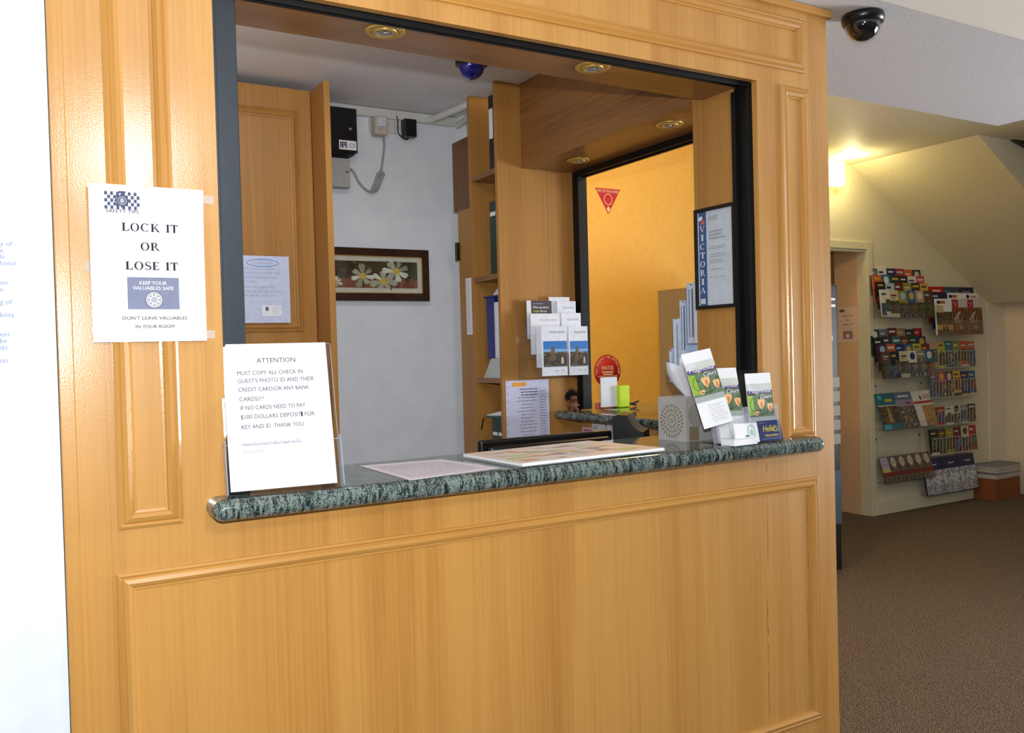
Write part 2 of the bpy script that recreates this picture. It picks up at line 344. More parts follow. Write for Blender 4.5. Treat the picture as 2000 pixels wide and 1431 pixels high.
def bead(name, x0, x1, z0, z1, y=0, w=.034, parent=None, mv=None):
    prof = [(0, 0), (0, .006), (.005, .009), (.009, .006), (.013, .010), (.020, .013), (.027, .009), (.029, .005), (w, .004), (w, 0)]
    cs = [(x0, z0), (x1, z0), (x1, z1), (x0, z1)]; mb = MB()
    sg = [(1, 1), (-1, 1), (-1, -1), (1, -1)]
    for k in range(4):
        a, b = k, (k+1) % 4
        V = []
        for c in (a, b):
            for d, h in prof: V.append((cs[c][0]+sg[c][0]*d, y-h, cs[c][1]+sg[c][1]*d))
        n = len(prof); mb.add(V, [(i, i+1, n+i+1, n+i) for i in range(n-1)], (mv or WOODH) if k % 2 == 0 else (mv or WOOD))
    o = fixn(mb.build(name, parent)); 
    if parent is None: o['kind'] = 'structure'
    return o
bead('trim_3', .185, .303, 1.068, 2.36)
bead('trim_4', 2.0, 2.122, 1.105, 2.149)
bead('trim_5', .17, 2.11, 2.197, 2.352)
bead('trim_6', .178, 2.128, .246, .983)
# white wall at the left, flush beside the panelling
struct(MB().box(-2.6, .091, .0, .06, 0, 2.7, PAINT), 'wall_left')
# soffit, side wall, column and beam of the booth
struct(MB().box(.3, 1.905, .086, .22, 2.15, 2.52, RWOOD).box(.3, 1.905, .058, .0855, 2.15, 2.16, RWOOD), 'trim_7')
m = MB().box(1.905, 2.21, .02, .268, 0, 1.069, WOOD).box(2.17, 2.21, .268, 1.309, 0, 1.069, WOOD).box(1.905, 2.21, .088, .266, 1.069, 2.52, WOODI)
struct(m, 'wall_right')
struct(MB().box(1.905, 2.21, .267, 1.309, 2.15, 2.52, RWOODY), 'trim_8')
# black shutter tracks of the two service windows
f1 = bpy.data.objects.new('window_1', None); C.objects.link(f1); f1['kind'] = 'structure'; f1.location = (1.15, .05, TOP)
def part_at(mb, name, par, **k):
    o = mb.build(name, par, **k); o.location = -Vector(par.location); return fixn(o)
part_at(MB().box(.36, .447, .045, .075, TOP, 2.15, JAMB).box(.36, .40, .02, .045, TOP, 2.15, JAMB), 'left_track', f1, bevel=.002)
part_at(MB().box(1.905, 1.915, .022, .086, TOP, 2.15, BLACKM).box(1.889, 1.905, .068, .084, TOP, 2.135, BLACKM).box(1.893, 1.905, .024, .034, TOP, 2.135, BLACKM), 'right_track', f1, bevel=.001)
part_at(MB().box(.447, 1.905, .022, .057, 2.151, 2.17, BLACKM).box(.447, 1.905, .024, .030, 2.138, 2.151, BLACKM).box(.447, 1.889, .048, .056, 2.142, 2.151, BLACKM), 'head_track', f1, bevel=.001)
f2 = bpy.data.objects.new('window_2', None); C.objects.link(f2); f2['kind'] = 'structure'; f2.location = (2.18, .8, 1.15)
part_at(MB().box(2.158, 2.205, 1.265, 1.308, 1.129, 2.15, BLACKM), 'far_track', f2, bevel=.002)
part_at(MB().box(2.150, 2.162, .267, 1.265, 2.125, 2.15, BLACKM).box(2.186, 2.2, .267, 1.265, 2.125, 2.15, BLACKM).box(2.162, 2.186, .267, 1.265, 2.14, 2.15, STEEL), 'head_track', f2)
# booth back wall, inner left wall, ceilings
struct(MB().box(.28, 2.0, 1.9, 1.96, 0, 2.56, PAINT).box(1.955, 2.0, 1.562, 1.9, 0, 2.56, PAINT), 'wall_back')
struct(MB().box(.24, .30, .06, 1.9, 0, 2.56, PAINT), 'wall_inner_left')
struct(MB().box(.3, 1.905, .2201, 1.9, 2.5, 2.56, CEILB), 'ceiling_booth')
struct(MB().box(.28, 4.15, .0, .61, 2.402, 2.76, CEIL).box(-2.6, 4.15, -5.5, 0, 2.402, 2.76, CEIL), 'ceiling')
struct(MB().box(-2.6, 4.15, -1.1, -.135, 2.40, 2.4019, mat((252, 250, 240), .7, 0, .3, .02)), 'trim_9')
struct(MB().box(1.9, 9.5, .61, 5, 2.771, 2.82, CREAM).box(4.15, 9.5, -5.5, .61, 2.771, 2.82, CREAM), 'ceiling_hall')
# long rear wall: orange behind the booth, doorway, then cream
struct(MB().box(2.0, 5.0, 2.72, 2.86, 0, 2.77, ORANGE), 'wall_orange')
struct(MB().box(5.06, 7.78, 2.72, 2.80, 2.112, 2.77, CREAM).box(5.925, 7.78, 2.72, 2.80, 0, 2.112, CREAM).box(5.0, 5.06, 2.72, 2.80, 2.112, 2.77, CREAM), 'wall_brochure')
struct(MB().box(5.92, 6.02, 2.801, 3.02, 0, 2.30, mat((238, 196, 150), .6, 0, .3)), 'wall_passage')
struct(MB().box(4.0, 8.6, 3.6, 3.66, 0, 2.77, ORANGE), 'wall_far')
d = bpy.data.objects.new('door_1', None); C.objects.link(d); d['kind'] = 'structure'; d.location = (5.46, 2.72, 0)
part_at(MB().box(5.925, 5.985, 2.704, 2.72, 0, 2.172, CREAM).box(5.0, 5.06, 2.704, 2.72, 0, 2.172, CREAM).box(5.06, 5.925, 2.704, 2.72, 2.112, 2.172, CREAM), 'architrave', d, bevel=.003)
part_at(MB().box(5.06, 5.925, 2.72, 2.80, 2.092, 2.112, CREAM), 'head_lining', d)
struct(MB().box(5.985, 7.78, 2.70, 2.72, 0, .11, CREAM), 'baseboard_rear', .003)
struct(MB().box(7.54, 7.776, 2.708, 2.72, .11, 1.70, mat((236, 226, 206), .6, 0, .3)), 'trim_10')
struct(MB().box(7.78, 7.86, 1.74, 2.72, 0, 1.71, mat((232, 216, 190), .6, 0, .3)).box(7.776, 7.78, 2.452, 2.458, 0, 1.71, DWOOD), 'wall_cupboard')
# underside and side of the staircase
m = MB(); P = [(5.78, 2.77), (7.55, 1.70), (9.4, .58), (9.4, 2.77)]
m.prism([(7.55, 1.70), (7.86, 1.70), (7.86, 1.76), (7.45, 1.76)], 'y', 1.74, 2.72, CREAM)
m.prism([(5.78, 2.771), (7.55, 1.70), (7.62, 1.76), (5.95, 2.771)], 'y', 1.756, 2.72, CREAM)
struct(m, 'ceiling_stair')
struct(MB().prism([(5.78, 2.771), (8.9, .885), (9.4, .885), (9.4, 2.771)], 'y', 1.70, 1.7555, CREAM), 'wall_stair')

# ================================================================== SMALL HELPERS FOR PAPER
def wavy(w, h, a=.004, top=0):
    def f(v):
        u, t = v.x/w, v.z/h
        return Vector((v.x, v.y-a*(math.sin(u*5+.4)*.5+.5)*t - top*max(0, t-.6)**2*(.4+.6*u), v.z))
    return f

# ================================================================== FRONT COUNTER
def slab(mb, x0, x1, yf, yb, top, t, rc, m):
    P = [((x0, yb), (-1, 0))]
    for cx_, a0 in ((x0+rc, math.pi), (x1-rc, 1.5*math.pi)):
        for i in range(9): a_ = a0+HP*i/8; P.append(((cx_+rc*math.cos(a_), yf+rc+rc*math.sin(a_)), (math.cos(a_), math.sin(a_))))
    P.append(((x1, yb), (1, 0))); n = len(P); rr = t/2; K = 10; V = []
    for k in range(K+1):
        th = math.pi*k/K; d_ = rr*(1-math.sin(th)); z = top-rr+rr*math.cos(th)
        for (px, py), (nx, ny) in P: V.append((px-nx*d_, py-ny*d_, z))
    mb.add(V, [(k*n+i, k*n+i+1, (k+1)*n+i+1, (k+1)*n+i) for k in range(K) for i in range(n-1)], m, True)
    mb.add(V[:n], [tuple(range(n))], m); mb.add(V[-n:], [tuple(range(n-1, -1, -1))], m)
    return mb
o = MB(); slab(o, .347, 2.085, -.078, -.001, TOP, .043, .02, GRANITE)
o.box(.392, 1.904, -.001, .30, TOP-.043, TOP, GRANITE)
g = o.build('granite_countertop'); tag(g, 'long dark green speckled granite counter slab with rounded front edge on the timber front', 'countertop')

# A4 notice in clear holder
bl = Vector((.384, -.050, TOP+.004)); br = Vector((.614, -.068, TOP+.004))
M0 = T(bl.x, bl.y, TOP, math.atan2(br.y-bl.y, br.x-bl.x))
h = thing('sign_holder', 'tall clear acrylic sign holder standing at the left end of the granite counter', 'sign holder', M0)
W = .226; tilt = -.225
Mt = T(0, 0, .004, 0, tilt)
m = MB(); m.X = Mt; m.box(-.004, W, .006, .009, 0, .308, ACR).box(-.004, W, .006, .009, .308, .3095, ACE).box(W, W+.0015, .006, .009, 0, .308, ACE); m.build('back_panel', h, bevel=.001)
m = MB(); m.X = Mt; m.box(-.004, W, -.012, -.0095, 0, .098, ACR).box(-.0065, -.004, -.012, .018, 0, .108, ACE).box(W, W+.0025, -.012, .018, 0, .108, ACE).box(-.004, W, -.012, -.0095, .098, .0995, ACE); m.build('front_pocket', h, bevel=.001)
m = MB(); m.box(-.0065, W+.0025, -.012, .085, 0, .003, ACR); m.build('base', h, bevel=.001)
m = MB(); m.sheet(.214, .302, PAPER)
m.base = .0002; w, hh = .214, .302
def at_(v): return hh*(1-v)
TXT = mat((64, 66, 80), .6, 0, .2, .02)
m.text('ATTENTION', .5*w, at_(.135), .0098, TXT, 'C', .37*w, bold=.006)
for t, v, a, b in [('MUST COPY ALL CHECK IN', .218, .125, .75), ("GUEST'S PHOTO ID AND THEIR", .272, .128, .855), ('CREDIT CARD(OR ANY BANK', .332, .128, .80), ('CARDS)!!!', .398, .13, .36), ('IF NO CARDS NEED TO PAY', .458, .135, .75), ('$100 DOLLARS DEPOSIT  FOR', .52, .133, .835), ('KEY AND ID. THANK YOU.', .588, .135, .73)]:
    m.text(t, a*w, at_(v), .0084, TXT, 'L', (b-a)*w, bold=.006)
m.rect(.70*w, at_(.522), .716*w, at_(.49), INK)
m.text('MAGNOLIA COURT BOUTIQUE HOTEL', .13*w, at_(.70), .0052, TXT, 'L', .55*w); m.text('20/12/2014', .13*w, at_(.752), .0052, PALEINK, 'L', .18*w)
o = m.build('paper_notice', M=M0 @ T(.002, .0045, .011, 0, tilt)); tag(o, 'white typed notice headed ATTENTION in the clear holder on the granite counter', 'notice')

# sheets and map on the counter
def flat_quad(name, px, z, m, label, cat, th=.0008, deco=None):
    P = [onZ(*p, z) for p in px]; o = Vector(P[0]); x = (Vector(P[1])-o); w = x.length; a = math.atan2(x.y, x.x)
    q = [Matrix.Rotation(-a, 3, 'Z') @ (Vector(p)-o) for p in P]
    mb = MB(); mb.prism([(p.x, p.y) for p in q], 'z', 0, th, m)
    if deco: deco(mb, q, th)
    ob = fixn(mb.build(name, M=T(o.x, o.y, z, a))); return tag(ob, label, cat)
def deco_lines(mb, q, th):
    def P(u, v): a = q[0].lerp(q[1], u); b = q[3].lerp(q[2], u); return a.lerp(b, v)
    for i in range(22):
        v = .1+.8*i/22; u = .08
        while u < .88:
            l = random.uniform(.02, .09); A, B, D, E = P(u, v), P(u+l, v), P(u+l, v+.014), P(u, v+.014)
            mb.poly([(k.x, k.y, th+.0003) for k in (A, B, D, E)], mat((196, 190, 204), .5)); u += l+.02
flat_quad('printed_sheet', [(800, 938), (975, 914), (862, 897), (703, 910)], TOP+.0006, mat((226, 218, 228), .55), 'loose white sheet of small print lying flat on the granite counter', 'sheet', .0008, deco_lines)
mapc = [mat(c, .3) for c in [(236, 206, 196), (244, 214, 150), (222, 226, 228), (206, 228, 150), (232, 164, 120), (172, 140, 150), (200, 210, 160), (238, 226, 214)]]
def deco_map(mb, q, th):
    rnd = random.Random(4)
    def P(u, v): a = q[0].lerp(q[1], u); b = q[3].lerp(q[2], u); return a.lerp(b, v)
    k = 0
    for i in range(46):
        u, v = rnd.uniform(.05, .8), rnd.uniform(.08, .8); a, b = rnd.uniform(.04, .16), rnd.uniform(.03, .14); k += 1
        mb.poly([(p.x, p.y, th+.0003+k*.00001) for p in (P(u, v), P(u+a, v+.02), P(u+a*.9, v+b), P(u-.02, v+b*.9))], rnd.choice(mapc))
mp = [(1020, 905), (1298, 874), (1150, 860), (905, 886)]
P = [onZ(*p, TOP+.011) for p in mp]
M1, w1, h1 = None, None, None
o = Vector(P[0]); a = math.atan2((Vector(P[1])-o).y, (Vector(P[1])-o).x); q = [Matrix.Rotation(-a, 3, 'Z') @ (Vector(p)-o) for p in P]
o.z = TOP
pad = thing('map_pad', 'thick pad of colourful tear-off maps lying on the middle of the granite counter', 'map pad', T(o.x, o.y, TOP, a))
mb = MB(); mb.prism([(p.x, p.y) for p in q], 'z', .004, .0105, PAPER); fixn(mb.build('page_stack', pad))
mb = MB(); mb.prism([(p.x, p.y) for p in q], 'z', .0105, .0112, mat((240, 224, 214), .3)); deco_map(mb, q, .0112); mb.build('top_map', pad)
mb = MB(); mb.prism([(p.x+(.03 if p.x > .2 else -.02), p.y+(.0 if p.y > .1 else -.012)) for p in q], 'z', .0005, .0035, ACR); fixn(mb.build('clear_base', pad))

# tissue box
Mb = T(1.703, .10, TOP, .07)
tb = thing('tissue_box', 'silver grey tissue box with dahlia pattern on the right of the granite counter', 'tissue box', Mb)
SILV = mat((186, 184, 182), .35, .2); TAUPE = mat((134, 120, 98), .5); L_, D_, H_ = .19, .115, .128
m = MB().box(0, L_, 0, D_, 0, H_, SILV)
def dahlia(mb, cu, cv, R, fn):
    for ring, (r0, r1, n) in enumerate([(.0, .22, 7), (.22, .48, 14), (.46, .76, 20), (.72, 1.0, 26)]):
        for i in range(n):
            a = 2*math.pi*(i+.5*(ring % 2))/n; wd_ = math.pi/n*.72
            P = [(r0+.02, a), ((r0+r1)/2, a-wd_), (r1, a), ((r0+r1)/2, a+wd_)]
            Q = [(cu+R*rr*math.cos(aa), cv+R*rr*math.sin(aa)*1.05) for rr, aa in P]
            Q = [q_ for q_ in Q]
            mb.add([fn(u, v) for u, v in Q], [(0, 1, 2, 3)], TAUPE)
dahlia(m, .056, .058, .05, lambda u, v: (-.0004, D_-u, v))
dahlia(m, .03, .075, .034, lambda u, v: (u+.012, -.0004, v)); dahlia(m, .13, .065, .052, lambda u, v: (u, -.0004, v))
m.add([(.01, -.0006, .002), (.05, -.0006, .002), (.05, -.0006, .04), (.012, -.0006, .044)], [(0, 1, 2, 3)], TAUPE)
m.build('carton', tb)
m = MB(); V = []; n = 10
for j in range(8):
    t = j/7
    for i in range(n):
        a = 2*math.pi*i/n; rr = .010+.034*math.sin(t*2.2)*(1+.3*math.sin(3*a+2*t)); V.append((.075-.055*t+rr*math.cos(a), .06+.3*rr*math.sin(a), H_-.004+.098*t*(1-.1*math.cos(a))))
m.add(V, [(j*n+i, j*n+(i+1) % n, (j+1)*n+(i+1) % n, (j+1)*n+i) for j in range(7) for i in range(n)], PAPER2, True); m.build('tissue', tb)

# brochure with magnolias
GRN = photo([(40, 60, 40), (96, 120, 80), (120, 140, 120), (60, 76, 60)], 40); SKYW = photo([(236, 236, 240), (206, 214, 206), (232, 226, 222)], 30)
PETAL = mat((246, 198, 140), .4); PETAL2 = mat((222, 132, 70), .4); PURP = mat((92, 70, 130), .4); LIME = mat((150, 190, 60), .4); WHITE = mat((250, 250, 252), .35, 0, .4, .01)
def tulip(mb, u, v, sx, sy):
    mb.shape([(u, v), (u+sx*.8, v+sy*.45), (u+sx, v+sy*.8), (u+sx*.75, v+sy), (u+sx*.3, v+sy*.9), (u, v+sy*1.04), (u-sx*.35, v+sy*.88), (u-sx*.8, v+sy), (u-sx, v+sy*.7), (u-sx*.7, v+sy*.35)], PETAL)
    mb.shape([(u, v), (u+sx*.35, v+sy*.4), (u+sx*.3, v+sy*.62), (u, v+sy*.8), (u-sx*.25, v+sy*.5)], PETAL2)
def magnolia_brochure(mb, w=.099, h=.21, lower=True):
    mb.base = 0
    mb.rect(.0, h*.36, w, h*.84, GRN); mb.rect(0, h*.74, w, h*.86, SKYW); mb.rect(0, h*.72, w, h*.765, PURP)
    mb.rect(0, h*.44, w*.22, h*.70, LIME); mb.rect(0, h*.335, w, h*.41, mat((176, 182, 180), .4))
    tulip(mb, w*.52, h*.50, w*.15, h*.155); tulip(mb, w*.85, h*.46, w*.12, h*.13); tulip(mb, w*.30, h*.42, w*.10, h*.07)
    mb.line(arc(w*.5, h*.57, w*.42, h*.13, 2.2, 5.4, 16), .0012, INK)
    for k_, mt in ((.0008, PURP), (0, WHITE)):
        mb.text('Magnolia', w*.06+k_, h*.735-k_, h*.05, mt, 'L', w*.86, shear=.35, bold=.03 if mt is PURP else .012); mb.text('Court', w*.50+k_, h*.655-k_, h*.052, mt, 'L', w*.46, shear=.35, bold=.03 if mt is PURP else .012)
    if lower:
        mb.lines(w*.35, h*.28, w*.55, 9, h*.027, PALEINK, .0012)
bh = thing('brochure_holder', 'clear acrylic brochure holder in front of the tissue box on the granite counter', 'brochure holder', T(1.722, -.022, TOP, -.06))
m = MB(); m.X = T(0, 0, .004, 0, -.22); m.box(-.003, .108, .024, .027, 0, .2, ACR); m.build('back_panel', bh)
m = MB(); m.X = T(0, 0, .004, 0, -.22); m.box(-.003, .108, -.003, 0, 0, .07, ACR).box(-.006, -.003, -.003, .027, 0, .08, ACE).box(.108, .111, -.003, .027, 0, .08, ACE); m.build('front_pocket', bh)
MB().box(-.006, .111, -.003, .09, 0, .003, ACR).build('base', bh)
for i in range(5):
    m = MB(); m.sheet(.099, .21, WHITE, .0014); magnolia_brochure(m)
    yy = .006+.0034*i; 
    o = m.build('brochure', M=T(1.722, -.022, TOP, -.06) @ T(.003+.0008*i, yy, .006, 0, -.22))
    tag(o, 'magnolia brochure packed upright in the holder in front of the tissue box', 'brochure', 'upright brochures in the holder by the tissue box')
m = MB(); m.sheet(.099, .21, WHITE, .0014); magnolia_brochure(m)
fb = [Vector(onY(1376, 838, -.042)), Vector(onY(1432, 822, -.042)), Vector(onY(1327, 693, .012))]
Mf, fw, fh = frame_pts(fb[0], fb[1], fb[2])
o = m.build('brochure', M=Mf); tag(o, 'magnolia brochure pulled up and tilted left in front of the tissue box', 'brochure')
o.scale = (fw/.099, 1, fh/.21)

# second holder at the right end
Q = lambda px, py, y=-.045: Vector(onY(px, py, y))
b2 = Q(1462, 850); x2 = b2.x; bw = .125
bh2 = thing('brochure_holder', 'small clear acrylic holder at the right end of the granite counter', 'brochure holder', T(x2, -.062, TOP, .0))
m = MB(); m.X = T(0, 0, .004, 0, -.12); m.box(-.003, .104, .02, .023, 0, .205, ACR); m.build('back_panel', bh2)
m = MB(); m.X = T(0, 0, .004, 0, -.12); m.box(-.003, .104, -.003, 0, 0, .09, ACR).box(-.006, -.003, -.003, .023, 0, .10, ACE).box(.104, .107, -.003, .023, 0, .10, ACE); m.build('front_pocket', bh2)
MB().box(-.006, .107, -.003, .05, 0, .003, ACR).build('base', bh2)
m = MB(); m.sheet(.099, .165, WHITE, .004); m.X = T(0, 0, -.045); magnolia_brochure(m, lower=False); m.X = Matrix.Identity(4)
m2 = MB(); m2.sheet(.099, .19, WHITE, .0014); m2.X = T(0, 0, -.02); magnolia_brochure(m2, lower=False); m2.V = [Vector((v.x, v.y, max(0, v.z))) for v in m2.V]
o = m2.build('brochure', M=T(x2, -.062, TOP, 0) @ T(.002, .006, .006, 0, -.12)); tag(o, 'magnolia brochure standing in the small holder at the right end of the counter', 'brochure')
hb = Q(1487, 848, -.07)
ch = thing('card_holder', 'low clear card holder at the right counter end with white and blue cards', 'card holder', T(hb.x-.085, -.072, TOP, .0))
MB().box(-.002, .172, 0, .026, 0, .003, ACR).box(-.002, .172, 0, .002, .003, .014, ACR).box(-.002, .172, .022, .024, .003, .04, ACR).build('tray', ch)
m = MB(); m.sheet(.088, .055, WHITE, .006); m.ring(.062, .03, .015, .02, .002, mat((60, 160, 140), .4)); m.rect(.055, .02, .069, .036, mat((110, 190, 180), .4)); m.rect(.057, .018, .059, .038, WHITE); m.rect(.064, .018, .066, .038, WHITE)
o = m.build('business_card_stack', M=T(hb.x-.085, -.072, TOP) @ T(-.004, .006, .004, 0, -.22)); tag(o, 'white business cards with a green oval mark standing beside the blue card', 'business cards')
m = MB(); BLUEC = mat((28, 44, 104), .35); YEL = mat((232, 214, 60), .4); m.sheet(.09, .058, BLUEC, .006)
m.text('Hello', .018, .027, .017, YEL, 'L', .046, shear=.2, bold=.01); m.text('MELBOURNE', .022, .0125, .0058, YEL, 'L', .052, bold=.02)
m.ring(.0655, .032, .007, .007, .0018, YEL)
for k in range(7):
    a = -.6+k*.45; m.line([(.0655+.0085*math.cos(a), .032+.0085*math.sin(a)), (.0655+.0125*math.cos(a), .032+.0125*math.sin(a))], .0016, YEL)
m.rect(.008, .006, .08, .0072, PALEINK); m.rect(.006, .051, .03, .052, PALEINK)
o = m.build('greeting_card', M=T(hb.x-.085, -.072, TOP) @ T(.086, .006, .004, 0, -.25)); tag(o, 'dark blue card lettered in yellow at the right end of the granite counter', 'card')
m = MB().box(0, .092, 0, .05, 0, .016, WHITE).box(.0, .09, .002, .048, .016, .0185, PAPER2)
o = m.build('card_box', M=T(Q(1432, 862, -.07).x, -.074, TOP, .03), bevel=.001); tag(o, 'flat white box of business cards in front of the upright white card', 'card box')
o = MB().tube([(0, 0, 0), (.075, .004, 0)], .0035, NAVY).tube([(.075, .004, 0), (.084, .0045, 0)], .002, CHROME).build('ballpoint_pen', M=T(Q(1456, 850, -.06).x, -.06, TOP+.0225, .05)); tag(o, 'dark blue pen lying on the flat white card box', 'pen')

# ================================================================== DOWNLIGHTS, DOMES
REFL = ramp_mat('faceted_reflector', (1, 1, 1), [(.35, (90, 94, 98)), (.5, (200, 204, 208)), (.65, (240, 242, 244))], rough=.3, metal=.7, nscale=260)
def downlight(x, y, label):
    t = thing('downlight', label, 'downlight', T(x, y, 2.15), 'brass downlights over the service windows')
    m = MB().lathe([(.0, 0), (.048, 0), (.048, -.003), (.042, -.006), (.034, -.006), (.031, -.002), (.031, 0)], BRASS, 36, caps=False); m.build('trim_ring', t)
    m = MB().lathe([(.030, -.002), (.030, -.007), (.024, -.009), (.022, -.004), (.021, -.001)], BRASS, 32, caps=False); m.X = Matrix.Identity(4); m.build('gimbal_ring', t)
    m = MB().lathe([(.022, -.006), (.017, -.003), (.008, -.0012), (.0001, -.001)], REFL, 24, caps=False); m.build('reflector', t)
    MB().sphere((0, 0, -.0045), .005, CHROME, 12).build('lamp_capsule', t)
downlight(.806, .105, 'brass downlight over the front window, above the left half of the counter')
downlight(1.405, .105, 'brass downlight over the front window, above the right half of the counter')
downlight(2.035, 1.08, 'small brass downlight at the far end of the side window beam')
downlight(2.0, .485, 'small brass downlight at the near end of the side window beam')
dp = onZ(1685, 30, 2.4)
t = thing('dome_camera', 'black dome security camera on the ceiling right of the timber front', 'security camera', T(dp[0], dp[1], 2.4))
MB().lathe([(.0, 0), (.062, 0), (.064, -.012), (.060, -.026), (.05, -.03)], BLACKP, 40, caps=False).build('base_ring', t)
DOMEG = ramp_mat('smoked_dome', (1, 1, 1), [(.3, (12, 12, 14)), (.7, (20, 20, 24))], rough=.03, spec=.8, nscale=6)
MB().lathe([(.05*math.cos(a), -.028-.05*math.sin(a)) for a in [HP*i/12 for i in range(13)]], DOMEG, 40, caps=False).build('dome', t)
CLR = glass('clear_dome_shell'); MB().lathe([(.0525*math.cos(a), -.028-.0545*math.sin(a)) for a in [HP*i/12 for i in range(13)]], CLR, 40, caps=False).build('clear_shell', t)
dp = onZ(921, 112, 2.5)
t = thing('dome_camera', 'blue dome security camera on the booth ceiling beside the bookcase', 'security camera', T(dp[0], dp[1], 2.5))
MB().lathe([(0, 0), (.062, 0), (.062, -.03), (.048, -.034)], BLACKP, 36, caps=False).build('base_ring', t)
MB().lathe([(.048*math.cos(a), -.033-.05*math.sin(a)) for a in [HP*i/12 for i in range(13)]], mat((28, 30, 140), .12, 0, .7), 36, caps=False).build('dome', t)

# ================================================================== NOTICES ON THE FRONT
def on_front(px, py): return onY(px, py, 0)
a = on_front(181, 671); b = on_front(394, 671)
w, hh = .205, .297
m = MB(); m.sheet(w, hh, PAPER, .0006, 14, 14)
u = lambda x: x*w
v = lambda y: hh*(1-y)
BLUEK = mat((52, 58, 96), .6)
for i in range(12):
    for j in range(5):
        if (i+j) % 2 == 0: m.rect(u(.13+i*.025), v(.045+(j+1)*.022), u(.13+(i+1)*.025), v(.045+j*.022), BLUEK); m.lift -= .9
st = []
for k in range(16): R_ = .0145 if k % 2 == 0 else .0105; st.append((u(.28)+R_*math.sin(k*math.pi/8), v(.10)+R_*math.cos(k*math.pi/8)))
m.shape(st, BLUEK); m.ring(u(.28), v(.10), .008, .008, .0015, PALEINK); m.disc(u(.28), v(.10), .004, .005, PALEINK); m.rect(u(.25), v(.055), u(.31), v(.04), BLUEK)
m.text('SAFETY TIPS:', u(.14), v(.178), .0064, INK, 'L', u(.29), bold=.012)
m.roman('LOCK IT', u(.52), v(.29), .0155, INK, u(.50)); m.roman('OR', u(.515), v(.412), .0155, INK, u(.18)); m.roman('LOSE IT', u(.525), v(.537), .0155, INK, u(.47))
m.rect(u(.30), v(.79), u(.755), v(.585), mat((116, 122, 148), .6)); m.text('KEEP YOUR', u(.525), v(.632), .0064, PAPER2, 'C', u(.24), bold=.015); m.text('VALUABLES SAFE', u(.525), v(.665), .0064, PAPER2, 'C', u(.36), bold=.015)
m.disc(u(.53), v(.73), .0165, .0165, GREYINK); m.disc(u(.53), v(.73), .0145, .0145, PAPER2); m.ring(u(.53), v(.73), .0125, .0125, .0012, GREYINK); m.disc(u(.53), v(.73), .006, .006, PALEINK)
for k in range(8): a_ = k*math.pi/4; m.disc(u(.53)+.009*math.cos(a_), v(.73)+.009*math.sin(a_), .0016, .0016, GREYINK, 8)
m.text("DON'T LEAVE VALUABLES", u(.535), v(.858), .0062, INK, 'C', u(.57), bold=.012); m.text('IN YOUR ROOM', u(.53), v(.913), .0062, INK, 'C', u(.34), bold=.012)
TAPE = glass('sticky_tape', (1, 1, 1))
whiten(TAPE, (.9, .85, .8), .28)
lk = m.build('safety_notice', M=T(a[0], -.013, a[2]+.002, -.0), deform=wavy(w, hh, .004, .05)); tag(lk, 'white notice lettered LOCK IT OR LOSE IT taped on the timber left of the window', 'notice')
for (px, py, sx, sz) in [(264, 352, .018, .028), (402, 392, .03, .016), (172, 522, .012, .02), (404, 655, .03, .016)]:
    p = on_front(px, py); MB().box(p[0]-sx/2-a[0], p[0]+sx/2-a[0], .0105, .0115, p[2]-sz/2-a[2], p[2]+sz/2-a[2], TAPE).build('tape', lk)
# notice on the white wall
a = on_front(-150, 752); b = on_front(66, 752); c = on_front(66, 403)
w, hh = b[0]-a[0], c[2]-b[2]
m = MB(); m.sheet(w, hh, PAPER)
LB = mat((84, 116, 176), .6)
for t_, px, py in [('y of', 0, 480), ('e', 0, 493), ('le', 0, 505), ('hotel', 0, 518), ('on', 0, 556), ('u', 0, 569), ('g of', 0, 594), ('bility', 0, 619), ('ent', 0, 657), ('be', 0, 670), ('dit', 0, 683), ('on', 0, 708)]:
    p = on_front(px, py); m.text(t_, p[0]-a[0], p[2]-a[2], .0085, LB)
o = m.build('wall_notice', M=T(a[0], -.0012, a[2])); tag(o, 'white printed notice on the white wall at the left edge of the photo', 'notice')

# ================================================================== BOOTH INTERIOR
# cupboard on the left
yd = 1.65
cb = thing('tall_cupboard', 'tall timber cupboard with beaded door at the left inside the booth', 'cupboard', T(.75, 1.49, 0))
def loc(mb, name, par, bevel=0, lab=None):
    o = mb.build(name, par, bevel=bevel, label=lab); o.location = -Vector(par.location); return fixn(o)
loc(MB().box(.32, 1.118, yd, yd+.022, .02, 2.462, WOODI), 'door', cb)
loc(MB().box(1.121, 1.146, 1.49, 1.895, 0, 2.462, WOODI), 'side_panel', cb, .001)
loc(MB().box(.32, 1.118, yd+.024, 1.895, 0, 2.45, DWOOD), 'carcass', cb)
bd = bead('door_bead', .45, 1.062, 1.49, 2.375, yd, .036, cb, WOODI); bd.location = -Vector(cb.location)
# copy of the notice on the cupboard
a = onY(470, 631, yd-.003); b = onY(566, 629, yd-.003); c = onY(470, 499, yd-.003)
w, hh = b[0]-a[0], c[2]-a[2]
m = MB(); m.sheet(w+.02, hh, mat((206, 214, 242), .6)); m.base = .0004; k0 = .02; CY = mat((70, 150, 200), .6)
m.ring(k0+w*.46, hh*.895, w*.33, hh*.058, .003, CY); m.text('ATTENTION', k0+w*.46, hh*.875, hh*.034, PALEINK, 'C', w*.42)
for i, (t_, q_) in enumerate([('MUST COPY ALL CHECK IN', .62), ("GUEST'S PHOTO ID AND THEIR", .73), ('CREDIT CARD(OR ANY BANK', .68), ('CARDS)!!!', .24), ('IF NO CARDS NEED TO PAY', .62), ('$100 DOLLARS DEPOSIT FOR', .72), ('KEY AND ID. THANK YOU.', .6)]):
    m.text(t_, k0+w*.08, hh*(.79-.063*i-(.02 if i > 3 else 0)), hh*.03, PALEINK, 'L', w*q_)
